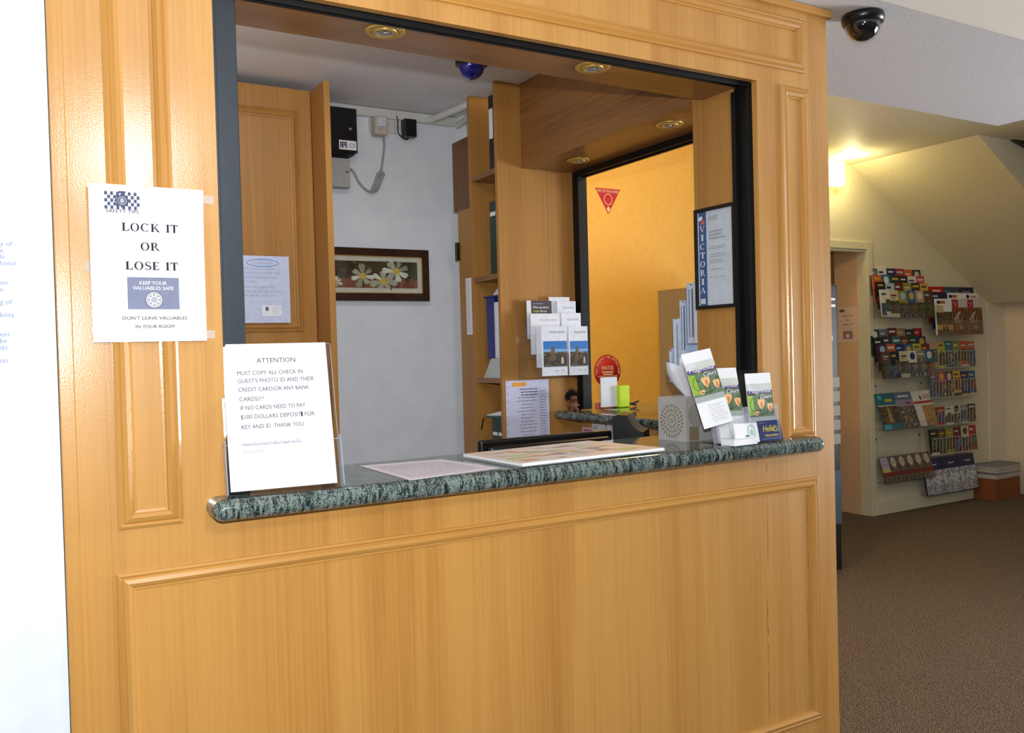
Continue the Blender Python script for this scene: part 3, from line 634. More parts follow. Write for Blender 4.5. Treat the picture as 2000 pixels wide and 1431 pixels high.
m.rect(k0+w*.42, hh*.10, k0+w*.82, hh*.26, PAPER); m.disc(k0+w*.52, hh*.21, .007, .009, GREYINK); m.lines(k0+w*.63, hh*.24, w*.2, 6, hh*.022, PALEINK, .0018)
o = m.build('paper_notice', M=T(a[0]-.02, yd-.0165, a[2])); tag(o, 'bluish notice with circled heading taped on the cupboard door inside the booth', 'notice')
# black and grey boxes on the back wall
yb = 1.9
def bx_on(name, px0, px1, pyt, pyb, yf, m, bevel=.002):
    a = onY(px0, pyb, yf); b = onY(px1, pyt, yf); return a, b
a = onY(699, 299, 1.80); c = onY(699, 213, 1.80); wk = a[0]-1.15
kb = thing('alarm_box', 'black metal control box high on the white back wall beside the cupboard', 'control box', T(1.15, 1.80, a[2]))
h_ = c[2]-a[2]
MB().box(0, wk, 0, .012, 0, h_, BLACKP).build('door', kb, bevel=.003)
MB().box(.0, wk-.01, .012, .099, -.006, h_-.005, BLACKM).build('case', kb)
m = MB().lathe([(.0, -.004), (.007, -.004), (.007, 0)], CHROME, 20, (wk-.032, 0, h_*.52), axis='y'); m.build('lock', kb)
m = MB(); m.X = T(wk-.084, -.0003, .010); m.sheet(.078, h_*.21, WHITE, .0003); zz = h_*.21
for i in range(4):
    for j in range(3):
        if not (i == 2 and j == 0): m.rect(.005+i*.0078, zz*.2+j*.0088, .0118+i*.0078, zz*.2+.0075+j*.0088, NAVY)
m.text('CS', .046, zz*.3, zz*.42, NAVY, 'L', .025); m.build('sticker', kb, label='white sticker with blue squares and two letters')
a = onY(685, 366, 1.84); c = onY(685, 312, 1.84); wk = a[0]-1.15
kb = thing('junction_box', 'grey metal junction box on the back wall under the black box', 'junction box', T(1.15, 1.84, a[2]))
MB().box(0, wk, 0, .059, 0, c[2]-a[2], GREYBOX).build('case', kb, bevel=.002)
MB().lathe([(0, -.002), (.005, -.002), (.005, 0)], STEEL, 12, (wk-.015, 0, (c[2]-a[2])*.55), axis='y').build('screw', kb)
# trunking
a = onY(644, 215, 1.87); b = onY(895, 250, 1.87)
o = MB().box(1.16, 1.90, 1.872, 1.899, 2.455, 2.495, WPLAS).build('cable_trunking', bevel=.002); tag(o, 'long white plastic cable trunking along the top of the back wall', 'cable trunking')
p0 = onY(838, 238, 1.85); p1 = onZ(913, 205, 2.485); p2 = onY(893, 246, 1.86)
o = MB().tube([tuple(onY(838, 236, 1.86)), tuple(onY(920, 202, 1.62))], .016, WPLAS, 12).build('conduit'); tag(o, 'white conduit slanting from the trunking end towards the bookcase', 'conduit')
o = MB().tube([tuple(onY(893, 246, 1.862)), tuple(onY(920, 226, 1.66))], .014, WPLAS, 12).build('conduit'); tag(o, 'short white conduit below the slanting one beside the bookcase', 'conduit')
def socket(px0, px1, pyt, pyb, lab, sw):
    a = onY(px0, pyb, 1.895); c = onY(px1, pyt, 1.895); w = c[0]-a[0]; hh = c[2]-a[2]
    t = thing('power_socket', lab, 'power socket', T(a[0], 1.888, a[2]), 'double sockets under the trunking')
    m = MB().box(0, w, 0, .0115, 0, hh, WPLAS); m.base = .0006
    for q in (.25, .72):
        for du, dv, rt in ((-.009, .004, .5), (.009, .004, -.5), (0, -.010, 0)):
            m.line([(w*q+du-math.sin(rt)*.004, hh*.42+dv-math.cos(rt)*.004), (w*q+du+math.sin(rt)*.004, hh*.42+dv+math.cos(rt)*.004)], .002, INK)
    m.build('plate', t)
    for q in (.35, .62): MB().box(w*q-.006, w*q+.006, -.003, 0, hh*.74, hh*.9, WPLAS).build('switch', t, bevel=.001)
    return a, w, hh
s1 = socket(721, 768, 225, 257, 'white double socket with the beige adapter, left of the pair', 0)
s2 = socket(770, 808, 230, 261, 'white double socket with the black adapter, right of the pair', 0)
a = onY(733, 261, 1.83); c = onY(757, 227, 1.83)
t = thing('power_adapter', 'beige plug adapter with a coiled grey cable hanging on the back wall', 'power adapter', T(a[0], 1.83, a[2]))
w, hh = c[0]-a[0], c[2]-a[2]
MB().box(0, w, 0, .057, 0, hh, BEIGE).build('body', t, bevel=.006)
m = MB(); m.X = T(w*.22, -.0005, hh*.45); m.sheet(w*.6, hh*.45, PAPER2, .0003); m.lines(.004, hh*.4, w*.5, 6, .009, NAVY, .002); m.build('rating_label', t)
def Lp(px, py, y=1.885): p = onY(px, py, y); return (p[0]-a[0], p[1]-1.83, p[2]-a[2])
def smooth_path(P, n=6):
    out = []
    for i in range(len(P)-1):
        p0, p1, p2, p3 = [Vector(P[max(0, min(len(P)-1, j))]) for j in (i-1, i, i+1, i+2)]
        for k in range(n):
            s_ = k/n; out.append(.5*((2*p1)+(p2-p0)*s_+(2*p0-5*p1+4*p2-p3)*s_*s_+(3*p1-p0-3*p2+p3)*s_**3))
    return out+[Vector(P[-1])]
GC = mat((158, 158, 154), .5)
path = [Lp(748, 262, 1.85), Lp(750, 285), Lp(747, 312), Lp(744, 332)]
for k in range(3): path += [Lp(737+k, 340+k), Lp(731+2*k, 358), Lp(725+3*k, 374-k, 1.875), Lp(733+2*k, 370), Lp(741+2*k, 350, 1.88), Lp(748+k, 337+k)]
path += [Lp(738, 352), Lp(724, 373), Lp(712, 368), Lp(700, 354), Lp(692, 338), Lp(684, 329)]
MB().tube(smooth_path(path, 5), .005, GC).build('cable', t)
a = onY(791, 265, 1.84); c = onY(814, 233, 1.84); w, hh = c[0]-a[0], c[2]-a[2]
t = thing('power_adapter', 'black plug adapter in the right socket on the back wall', 'power adapter', T(a[0], 1.84, a[2]))
MB().box(0, w, 0, .047, 0, hh, BLACKP).build('body', t, bevel=.005)
def Lq(px, py, y=1.87): p = onY(px, py, y); return (p[0]-a[0], p[1]-1.84, p[2]-a[2])
MB().tube(smooth_path([Lq(799, 264), Lq(797, 271), Lq(790, 271), Lq(781, 264), Lq(777, 255), Lq(777, 240), Lq(775, 226, 1.866)], 5), .003, BLACKP).build('cable', t)
# framed flower picture
yp = 1.875
bl, br, tl = [onY(*p, yp) for p in ((606, 588), (839, 588), (606, 480))]
w, hh = br[0]-bl[0], (onY(841, 489, yp)-onY(838, 588, yp))[2]
t = thing('framed_picture', 'long dark framed flower print on the white back wall', 'picture', T(bl[0], yp, onY(838, 588, yp)[2]))
fw_ = .034; BFR = ramp_mat('walnut_frame', (20, 20, 20), [(.3, (40, 22, 12)), (.7, (66, 38, 20))], rough=.3)
for n_, P in (('frame_rail', [(0, 0), (w, 0), (w-fw_, fw_), (fw_, fw_)]), ('frame_rail', [(0, hh), (fw_, hh-fw_), (w-fw_, hh-fw_), (w, hh)]), ('frame_rail', [(0, 0), (fw_, fw_), (fw_, hh-fw_), (0, hh)]), ('frame_rail', [(w, 0), (w, hh), (w-fw_, hh-fw_), (w-fw_, fw_)])):
    fixn(MB().prism(P, 'y', -.004, .022, BFR).build(n_, t, bevel=.004))
MB().box(fw_-.002, w-fw_+.002, .002, .02, fw_-.002, hh-fw_+.002, mat((216, 214, 196), .5)).build('mount', t)
g_ = .004
m = MB().box(fw_, w-fw_, -.002, .003, fw_, fw_+g_, BRASS).box(fw_, w-fw_, -.002, .003, hh-fw_-g_, hh-fw_, BRASS).box(w-fw_-g_, w-fw_, -.002, .003, fw_, hh-fw_, BRASS).box(fw_, fw_+g_, -.002, .003, fw_, hh-fw_, BRASS); m.build('gilt_slip', t)
m = MB(); mg = fw_+.024; m.X = T(mg, .001, mg); W_, H_2 = w-2*mg, hh-2*mg
m.sheet(W_, H_2, photo([(48, 40, 32), (70, 60, 46), (58, 50, 40)], 12), .0006); m.rect(0, 0, W_, H_2*.36, photo([(120, 66, 50), (150, 88, 66), (104, 58, 46)], 14))
LEAF = mat((52, 66, 44), .5); LEAF2 = mat((74, 88, 60), .5); PET = mat((226, 226, 208), .5); PET3 = mat((176, 180, 158), .5); CEN = mat((216, 186, 70), .5)
rnd = random.Random(3)
for k in range(26):
    cu, cv, an, ln = rnd.uniform(.2, .95)*W_, rnd.uniform(.12, .9)*H_2, rnd.uniform(0, 6.3), rnd.uniform(.02, .045)
    if abs(cu/W_-.6) > .36 and cv > .5*H_2: continue
    m.shape([(cu, cv), (cu+ln*.5*math.cos(an-.35), cv+ln*.5*math.sin(an-.35)), (cu+ln*math.cos(an), cv+ln*math.sin(an)), (cu+ln*.5*math.cos(an+.35), cv+ln*.5*math.sin(an+.35))], rnd.choice([LEAF, LEAF2])); m.lift -= .5
for cu, cv, R_ in ((.41, .44, .055), (.63, .26, .056), (.77, .64, .058), (.13, .2, .03)):
    for i in range(7):
        an = i*2*math.pi/7+cu*4; L1 = R_*rnd.uniform(.9, 1.3); wd_ = rnd.uniform(.30, .42); c_ = rnd.choice([PET, PET3, PET, mat((150, 156, 130), .5)])
        P = [(cu*W_+L1*q_*math.cos(an+t_), cv*H_2+L1*.8*q_*math.sin(an+t_)) for q_, t_ in ((.1, -.6), (.55, -wd_), (.85, -wd_*.8), (1, -wd_*.25), (.9, 0), (1.02, wd_*.3), (.85, wd_*.85), (.5, wd_), (.1, .6))]
        m.shape([(min(max(a_, 0), W_), min(max(b_, 0), H_2)) for a_, b_ in P], c_); m.lift -= .5
    m.disc(cu*W_, cv*H_2, R_*.3, R_*.24, CEN)
m.build('flower_print', t)
MB().box(fw_, w-fw_, -.0035, -.0027, fw_, hh-fw_, CLEAR).build('glass', t)

# post, pelmet and list beside the bookcase
o = MB().box(1.79, 1.90, 1.562, 1.68, 0, 2.02, WOODI)
struct(o, 'trim_11', .002)
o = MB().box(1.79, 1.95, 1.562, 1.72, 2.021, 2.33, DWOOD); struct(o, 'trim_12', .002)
hg = onX(902, 490, 1.79); BRONZE = mat((70, 62, 48), .4, .8)
o = MB().tube([(1.78, 1.684, hg[2]-.04), (1.78, 1.684, hg[2]+.04)], .006, BRONZE).box(1.783, 1.789, 1.665, 1.684, hg[2]-.04, hg[2]+.04, BRONZE).build('door_hinge'); tag(o, 'small steel hinge on the timber post at the edge of the white wall', 'hinge')
p0 = onX(923, 653, 1.788); p1 = onX(909, 544, 1.788)
m = MB(); w = p1[1]-p0[1]; w = abs(w); hh = p1[2]-p0[2]; m.sheet(w, hh, PAPER); m.lines(w*.15, hh*.95, w*.7, 22, hh*.042, GREYINK, .002)
o = m.build('paper_list', M=T(1.7885, max(p0[1], p1[1]), p0[2], -HP)); tag(o, 'narrow white printed list stuck on the timber post beside the bookcase', 'list')
# bookcase
bc = thing('bookcase', 'tall narrow timber bookcase beside the side window', 'bookcase', T(1.99, 1.43, 0))
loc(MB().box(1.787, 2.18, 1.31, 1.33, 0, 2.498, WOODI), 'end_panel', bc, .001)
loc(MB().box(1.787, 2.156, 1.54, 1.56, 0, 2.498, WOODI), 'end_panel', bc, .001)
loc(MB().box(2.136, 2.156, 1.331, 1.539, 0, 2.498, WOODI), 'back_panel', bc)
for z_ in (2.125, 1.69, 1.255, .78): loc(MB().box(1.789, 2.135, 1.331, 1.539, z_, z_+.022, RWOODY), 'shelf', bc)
# bookcase contents: fronts face -X
DGRN = mat((20, 46, 40), .4); DBLU = mat((30, 36, 120), .4)
def binder(x, y0, y1, z0, z1, depth, m, label, lab=None, cat='binder', group=None, lean=0):
    w = y1-y0; t = thing('ring_binder', label, cat, T(x, y1, z0, -HP), group)
    mb = MB().box(0, w, 0, .003, 0, z1-z0, m).box(0, .003, .003, depth, 0, z1-z0, m).box(w-.003, w, .003, depth, 0, z1-z0, m); mb.build('cover', t, bevel=.001)
    MB().box(.004, w-.004, .006, depth-.004, .003, z1-z0-.004, PAPER).build('pages', t)
    if lab: m2 = MB(); m2.X = T(w*.08, -.0006, (z1-z0)*lab[0]); m2.sheet(w*.84, (z1-z0)*lab[1], PAPER, .0004); m2.build('spine_label', t)
    return t
def yz(px, py, x=1.80): p = onX(px, py, x); return p[1], p[2]
S = [2.147, 1.712, 1.277, .802]
binder(1.80, 1.355, 1.392, S[0], S[0]+.31, .24, mat((22, 22, 24), .4), 'black binder with white spine label on the top bookcase shelf', (.42, .4))
binder(1.81, 1.333, 1.353, S[0], S[0]+.33, .24, mat((150, 146, 150), .4), 'grey marbled folder beside the black binder on the top bookcase shelf')
binder(1.80, 1.352, 1.405, S[1], S[1]+.305, .24, DGRN, 'dark green binder with small white label on the second bookcase shelf', (.80, .055))
binder(1.803, 1.333, 1.350, S[1], S[1]+.31, .24, mat((18, 24, 28), .4), 'thin black binder beside the green one on the second bookcase shelf')
# third shelf
def pr(px, py): return yz(px, py)
o = MB().prism([(1.335, 0), (1.50, 0), (1.43, .082), (1.335, .082)], 'x', 1.803, 2.02, mat((196, 206, 204), .4)).build('plastic_bag', M=T(0, 0, S[2]), bevel=.006); tag(o, 'pale crumpled plastic bag on the third bookcase shelf under the blue binder', 'bag')
bz = S[2]+.083
binder(1.80, 1.395, 1.455, bz, bz+.255, .24, DBLU, 'bright blue binder standing on the pale bag in the bookcase')
for i, (y0, y1, m_) in enumerate([(1.372, 1.392, PAPER2), (1.352, 1.370, PAPER), (1.333, 1.350, PAPER2)]):
    binder(1.802+.002*i, y0, y1, bz, bz+.235, .22, m_, ['white folder leaning against the blue binder in the bookcase', 'middle of the three white folders beside the blue binder', 'white folder nearest the end panel beside the blue binder'][i])
o = MB().box(1.80, 2.05, 1.334, 1.48, 0, .008, DBLU).build('document_folder', M=T(0, 0, bz+.257), bevel=.001); tag(o, 'thin navy folder lying flat on top of the blue binder', 'folder')
m = MB()
for i in range(5): m.box(1.804+.003*i, 2.0, 1.334, 1.40-.004*i, i*.006, i*.006+.005, PAPER2)
o = m.build('paper_stack', M=T(0, 0, bz+.266)); tag(o, 'small stack of white papers on the navy folder in the bookcase', 'paper stack')
for i, (y0, y1) in enumerate([(1.384, 1.43), (1.333, 1.382)]):
    binder(1.80, y0, y1, S[3], S[3]+.305, .24, DGRN, ['dark green binder with white band on the lowest visible bookcase shelf, left one', 'dark green binder with white band on the lowest visible bookcase shelf, right one'][i], (.76, .045))
o = MB().prism([(1.334, 0), (1.50, .0), (1.50, .004), (1.334, .012)], 'x', 1.80, 2.03, mat((30, 92, 88), .4)).prism([(1.334, .012), (1.49, .004), (1.47, .010), (1.334, .034)], 'x', 1.803, 2.02, PAPER).build('magazine_stack', M=T(0, 0, S[3]+.306)); tag(fixn(o), 'teal and white magazines lying on the dark green binders', 'magazines')
o = MB().tube([(1.79, 1.49, S[3]+.30), (1.785, 1.50, S[3]+.25)], .003, BLACKP).build('black_pen'); tag(o, 'thin black pen hanging below the teal magazines', 'pen')
# taped price list on the end panel
a = onY(988, 859, 1.308); b = onY(1084, 853, 1.308)
w, hh = .212, .297
m = MB(); m.sheet(w, hh, mat((206, 208, 234), .5)); OR = mat((240, 160, 50), .5)
m.rect(.03, hh-.025, .10, hh-.008, OR); m.rect(.06, .018, .10, .034, OR)
for k in range(9): m.disc(.008, hh*(.08+.105*k), .0022, .0022, GREYINK, 10)
m.lines(.06, hh*.88, .1, 3, .012, INK, .0035, .3, 'C'); m.lines(.05, hh*.76, .10, 15, .0142, GREYINK, .0026, .55, 'C'); m.lines(.165, hh*.84, .035, 20, .0115, GREYINK, .003, .3)
o = m.build('price_list', M=T(onY(988, 744, 1.308)[0]-.002, 1.3082, onY(988, 744, 1.308)[2]-hh)); tag(o, 'typed list with orange tabs taped on the bookcase end panel', 'list')
# brochure rack on the end panel
RX = 1.868
rk = thing('brochure_rack', 'clear acrylic tiered brochure rack fixed on the bookcase end panel', 'brochure rack', T(RX, 1.308, 1.265))
MB().box(-.01, .30, -.004, -.001, .0, .33, ACR).build('back_panel', rk)
ty = [1.285, 1.255, 1.225]; tz = [1.425, 1.355, 1.275]; 
for k in range(3): MB().box(.0+.005*k, .285+.005*k, ty[k]-1.308-.018, ty[k]-1.308-.016, tz[k]-1.265, tz[k]-1.265+.10, ACR).box(.0, .285+.005*k, ty[k]-1.308-.016, -.004, tz[k]-1.265-.002, tz[k]-1.265, ACR).build('pocket', rk)
MB().box(-.008, -.005, -.098, -.004, 0, .18, ACR).build('side_panel', rk)
SKY = mat((50, 120, 200), .35); CITY = photo([(150, 140, 124), (90, 78, 64), (40, 36, 32), (170, 160, 140)], 60)
def melb(x0, x1, ztop, y, label, full, group='city brochures in the clear rack'):
    w = x1-x0; hh = .205 if full else .17; m = MB(); m.sheet(w, hh, mat((232, 236, 246), .4), .004)
    m.text('MELBOURNE', w*.30, hh-.032 if not full else hh*.86, .0085, PALEINK if not full else GREYINK, 'L', w*.6)
    if full:
        m.rect(w*.06, hh*.18, w*.99, hh*.70, mat((96, 100, 110), .4)); m.rect(w*.06, hh*.45, w*.99, hh*.70, SKY); m.rect(w*.06, hh*.46, w*.99, hh*.54, mat((120, 170, 220), .4)); m.rect(w*.06, hh*.20, w*.99, hh*.48, CITY)
        m.shape([(w*.3, hh*.3), (w*.5, hh*.3), (w*.5, hh*.55), (w*.45, hh*.59), (w*.36, hh*.57)], mat((104, 78, 54), .5)); m.shape([(w*.62, hh*.2), (w*.95, hh*.2), (w*.95, hh*.38), (w*.7, hh*.38)], mat((44, 40, 38), .5)); m.shape([(w*.74, hh*.24), (w*.86, hh*.24), (w*.84, hh*.37), (w*.76, hh*.37)], mat((206, 190, 150), .5))
        m.rect(w*.5, hh*.09, w*.66, hh*.105, mat((210, 150, 170), .4)); m.ring(w*.83, hh*.1, .005, .004, .001, GREYINK, 12)
    o = m.build('brochure', M=T(x0, y, ztop-hh)); return tag(o, label, 'brochure', group)
def fr(px0, px1, pyt, y): return onY(px0, pyt, y)[0], onY(px1, pyt, y)[0], onY((px0+px1)/2, pyt, y)[2]
for k in range(4):
    x0, x1, z1 = fr(1047+2.2*k, 1098+2*k, 637, 1.222); melb(x0, x1-.002, z1, 1.222-.0045*k, 'city brochure in the bottom left pocket of the clear rack' if k == 3 else 'city brochure tucked behind the front one in the bottom left pocket', k == 3)
x0, x1, z1 = fr(1110, 1147, 637, 1.212); melb(x0, x1, z1, 1.212, 'city brochure in the bottom right pocket of the clear rack', True)
x0, x1, z1 = fr(1036, 1094, 612, 1.250); melb(x0, x1-.002, z1, 1.250, 'white city brochure in the middle left pocket of the clear rack', False)
x0, x1, z1 = fr(1096, 1134, 611, 1.250); melb(x0, x1, z1, 1.250, 'white city brochure in the middle right pocket of the clear rack', False)
x0, x1, z1 = fr(1088, 1124, 588, 1.275); melb(x0, x1, z1, 1.275, 'white city brochure in the top right pocket of the clear rack', False)
x0, x1, z1 = fr(1072, 1112, 580, 1.286); melb(x0, x1, z1, 1.286, 'tallest white brochure at the back of the clear rack', False)
x0, x1, z1 = fr(1028, 1077, 587, 1.277); w = x1-x0; m = MB(); m.sheet(w, .16, mat((70, 66, 74), .4), .004); m.rect(0, 0, w*.18, .16, PAPER2)
m.text('Metropolitan', w*.26, .16-.032, .0095, WHITE, 'L', w*.62); m.text('myki', w*.28, .16-.048, .009, YEL, 'L', w*.22, bold=.02); m.text('fares', w*.54, .16-.048, .009, WHITE, 'L', w*.26); m.rect(w*.26, .16-.014, w*.66, .16-.011, PALEINK)
o = m.build('brochure', M=T(x0, 1.277, z1-.16)); tag(o, 'dark grey fares brochure in the top left pocket of the clear rack', 'brochure')

# computer monitor behind the counter
mn = thing('computer_monitor', 'black computer monitor seen from behind below the counter edge', 'monitor', T(1.46, .47, .75))
loc(MB().box(1.215, 1.70, .45, .475, .80, 1.126, BLACKP), 'bezel', mn, .008)
m = MB().box(1.235, 1.68, .425, .45, .83, 1.108, BLACKP); loc(m, 'back_shell', mn, .01)
m = MB()
for k in range(44): m.box(1.30+k*.0075, 1.303+k*.0075, .452, .468, 1.126, 1.1266, mat((120, 122, 128), .5))
loc(m, 'vent_slots', mn)
loc(MB().box(1.42, 1.50, .44, .47, .76, .83, BLACKP).box(1.36, 1.56, .38, .58, .75, .765, BLACKP), 'stand', mn, .004)
o = MB().box(.45, 1.78, .305, .80, .715, .749, WOOD).build('work_desk', bevel=.002); tag(o, 'timber work desk below the counter under the monitor', 'desk')
MB_ = MB().box(.46, .49, .33, .78, 0, .714, WOOD).box(1.74, 1.77, .33, .78, 0, .714, WOOD); o2 = MB_.build('side_support', o)
# black cradle stand beside monitor
ps = onZ(1212, 856, TOP); 
A_DIR = math.radians(42.4)                                        # its long axis runs back and to the right
N_ = onY(1257, 843, .36); N_T = onY(1205, 819, .42)
hl = N_[2]-.75; hr = hl+.052
cr = thing('handset_cradle', 'black plastic cradle with curved recess standing behind the counter by the monitor', 'cradle', T(N_[0], .36, .75, A_DIR))
Wc = .098; prof = [(0, .0), (0, hl), (.006, hl-.001), (.018, hl+.004), (.029, hl+.012), (.038, hl+.023), (.046, hl+.037), (.051, hr), (.082, hr+.002), (Wc, hr-.002), (Wc, 0)]
m = MB().prism(prof, 'x', 0, .125, BLACKP); TRO = mat((84, 86, 92), .3)  # grey sheen of the curved recess is put into its colour
V = [(x_, y_, z_+.0004) for x_ in (.001, .124) for y_, z_ in prof[2:8]]; m.add(V, [(i, i+1, 6+i+1, 6+i) for i in range(5)], TRO, True)
fixn(m.build('body', cr))
# ================================================================== SIDE COUNTER
Z2 = 1.128
r2 = .017; n2 = [(2.035+r2-r2*math.sin(a_), Z2-r2+r2*math.cos(a_)) for a_ in [math.pi*i/8 for i in range(9)]]
o = fixn(MB().prism(n2+[(2.2105, Z2-2*r2), (2.2105, Z2)], 'y', .27, 1.305, GRANITE, True).box(2.211, 2.62, .62, 1.60, Z2-2*r2, Z2, GRANITE).build('granite_countertop')); tag(o, 'short dark granite counter slab in the side window', 'countertop')
struct(MB().box(2.17, 2.21, .27, 1.305, 1.069, Z2-2*r2-.001, WOOD), 'trim_13')
cs = onZ(1178, 797, Z2); cx = 2.12; cyy = 1.02
t = thing('card_stand', 'clear stand with blank white card on the side counter', 'card stand', T(cx, cyy, Z2, -.15))
def side(px, py, y=1.02): return Vector(onY(px, py, y))
p = side(1177, 793, 1.24); cw = (side(1211, 793, 1.24)-p).length
Mx = T(p.x, 1.24, Z2, 0)
t.location = Mx.to_translation(); t.rotation_euler = (0, 0, 0)
MB().box(0, cw, 0, .05, 0, .004, ACR).box(0, cw, .02, .023, .004, .05, ACR).build('acrylic_base', t)
o = MB().box(.002, cw-.004, .012, .018, .006, .135, PAPER2).build('white_card', M=Mx); tag(o, 'blank white card standing in the clear stand on the side counter', 'card')
p = side(1210, 795, 1.23); gw = (side(1229, 795, 1.23)-p).length
NEON = mat((196, 226, 20), .3)
o = MB().box(0, gw, 0, .004, .0, .096, NEON).box(0, .003, .004, .05, 0, .096, NEON).box(gw-.003, gw, .004, .05, 0, .096, NEON).box(0, gw, .05, .054, 0, .08, NEON).box(0, gw, 0, .054, 0, .004, NEON).build('note_holder', M=T(p.x+.003, 1.23, Z2), bevel=.001); tag(o, 'lime green plastic note holder beside the white card on the side counter', 'note holder')
p = side(1230, 786, 1.25)
o = MB().tube([(0, 0, .010), (.05, .0, .022)], .004, BLACKM).tube([(0, 0, .014), (.035, .0, .006)], .0045, BLACKM).build('bulldog_clip', M=T(p.x+.008, 1.26, Z2)); tag(o, 'small black clip behind the lime green holder on the side counter', 'clip')
p = onY(1116, 797, 1.245)
dl = thing('wild_haired_doll', 'small figurine with wild dark hair on the side counter by the black track', 'figurine', T(p[0], 1.235, Z2))
SKIN = mat((112, 62, 42), .5); HAIR = mat((30, 17, 12), .7)
MB().sphere((0, 0, .022), .02, SKIN, 16, (1, 1, 1.1)).sphere((-.014, -.012, .006), .008, SKIN, 10).sphere((.014, -.012, .006), .008, SKIN, 10).sphere((-.022, -.006, .024), .007, SKIN, 10).sphere((.022, -.006, .024), .007, SKIN, 10).build('body', dl)
MB().sphere((0, -.004, .056), .017, SKIN, 16).sphere((0, -.021, .054), .004, SKIN, 8).build('head', dl)
m = MB(); rnd = random.Random(5)
for k in range(520):
    a_, e_ = rnd.uniform(0, 2*math.pi), rnd.uniform(-.5, 1.5); d_ = Vector((math.cos(a_)*math.cos(e_), math.sin(a_)*math.cos(e_), math.sin(e_)))
    if d_.y < -.62 and d_.z < .3: continue
    b_ = Vector((0, .002, .058))+d_*.013; q_ = b_+d_*rnd.uniform(.012, .027)+Vector((0, 0, rnd.uniform(-.004, .006))); s_ = d_.orthogonal().normalized()*.0022
    m.add([b_-s_, b_+s_, q_], [(0, 1, 2)], HAIR); s_ = d_.cross(s_); m.add([b_-s_, b_+s_, q_], [(0, 1, 2)], HAIR)
m.build('hair', dl)
# envelopes pinned under the side counter
def on_side(px, py): return onX(px, py, 2.1695)
for nm, (p0, p1), lab, deco in [('postcard', ((1138, 848), (1178, 838)), 'pink and white card pinned under the side counter', 0), ('envelope', ((1157, 842), (1183, 828)), 'white envelope with logo pinned under the side counter', 1), ('envelope', ((1186, 842), (1199, 826)), 'white envelope half hidden by the black cradle', 2)]:
    a = on_side(*p0); c = on_side(*p1); m = MB(); w = abs(a[1]-c[1]); hh = max(.03, c[2]-a[2])+.035; m.sheet(w, hh, PAPER, .0008)
    if deco == 0: m.rect(w*.05, hh*.75, w*.6, hh*.92, mat((230, 110, 160), .5)); m.lines(w*.1, hh*.7, w*.5, 2, .008, PALEINK)
    if deco == 1:
        for k in range(3): m.line([(w*(.12+.1*k), hh*.62), (w*(.2+.1*k), hh*.85)], .0022, INK)
        m.disc(w*.5, hh*.5, .003, .003, INK, 10)
    o = m.build(nm, M=T(2.1685-.001*deco, a[1], c[2]-hh, -HP)); tag(o, lab, 'card' if deco == 0 else 'envelope')

# certificate on the column
XC = 1.9035
tl, tr, br, bl = [onX(*p, XC-.012) for p in ((1352, 411), (1437, 391), (1441, 597), (1359, 605))]
w = tl[1]-.0875; hh = (tl[2]-bl[2]+tr[2]-br[2])/2
t = thing('framed_certificate', 'black framed certificate with blue VICTORIA strip on the timber column', 'certificate', T(XC-.014, bl[1], bl[2], -HP))
f_ = .011
for x0, x1, z0, z1 in ((0, f_, 0, hh), (w-f_, w, 0, hh), (f_, w-f_, 0, f_), (f_, w-f_, hh-f_, hh)): MB().box(x0, x1, 0, .014, z0, z1, BLACKP).build('frame_rail', t, bevel=.002)
m = MB(); m.X = T(f_, .008, f_); cw, chh = w-2*f_, hh-2*f_
m.sheet(cw, chh, mat((214, 220, 232), .5)); BST = mat((50, 92, 156), .5); m.rect(.004, 0, cw*.22+.004, chh, BST); m.rect(0, 0, .004, chh, PAPER)
for i, ch_ in enumerate('VICTORIA'): m.roman(ch_, .004+cw*.11, chh*(.79-.094*i), chh*.064, PAPER, cw*.10 if ch_ == 'I' else cw*.16)
m.disc(cw*.07, chh*.93, .005, .007, PAPER, 10); m.disc(cw*.12, chh*.935, .005, .007, PAPER, 10); m.disc(cw*.14, chh*.885, .005, .006, mat((230, 110, 60), .5), 10); m.disc(cw*.19, chh*.89, .005, .006, mat((230, 110, 60), .5), 10)
m.rect(cw*.06, chh*.02, cw*.2, chh*.075, PAPER2)
m.text('CERTIFICATE OF', cw*.33, chh*.765, chh*.021, GREYINK, 'L', cw*.40); m.text('REGISTRATION', cw*.33, chh*.73, chh*.021, GREYINK, 'L', cw*.36); m.text('OF BUSINESS NAME', cw*.33, chh*.695, chh*.021, GREYINK, 'L', cw*.46)
m.lines(cw*.33, chh*.94, cw*.3, 3, chh*.016, PALEINK, .0022); 
for v_ in (.62, .60, .54, .515, .48, .455, .38, .30): m.lines(cw*.34, chh*v_, cw*.45, 1, .01, PALEINK, .0022)
m.build('certificate_sheet', t)
MB().box(f_, w-f_, .003, .004, f_, hh-f_, CLEAR).build('glass', t)

# tan board and edge-on magazine rack behind the column
o = MB().box(2.30, 2.318, .64, .925, Z2, 1.616, mat((190, 146, 84), .6)).build('display_board', bevel=.002); tag(o, 'plain tan board standing on the side counter behind the magazine rack', 'board')
mr = thing('magazine_rack', 'clear tiered rack fixed behind the timber column, seen edge on', 'magazine rack', T(2.05, .268, 1.25))
loc(MB().box(1.96, 2.19, .268, .272, 1.25, 1.62, ACR), 'back_panel', mr)
tiers = [(.290, .392, 1.40, 1.60, 13), (.395, .428, 1.36, 1.545, 5), (.431, .464, 1.31, 1.485, 5), (.467, .488, 1.27, 1.385, 3)]
for (ya, yb_, z0, z1, n_) in tiers: loc(MB().box(1.96, 2.19, ya, yb_, z0-.006, z0-.003, ACR).box(1.96, 2.19, yb_, yb_+.0015, z0-.006, z0+.05, ACR).box(1.96, 2.19, .272, ya, z0-.006, z0-.004, ACR), 'pocket', mr)
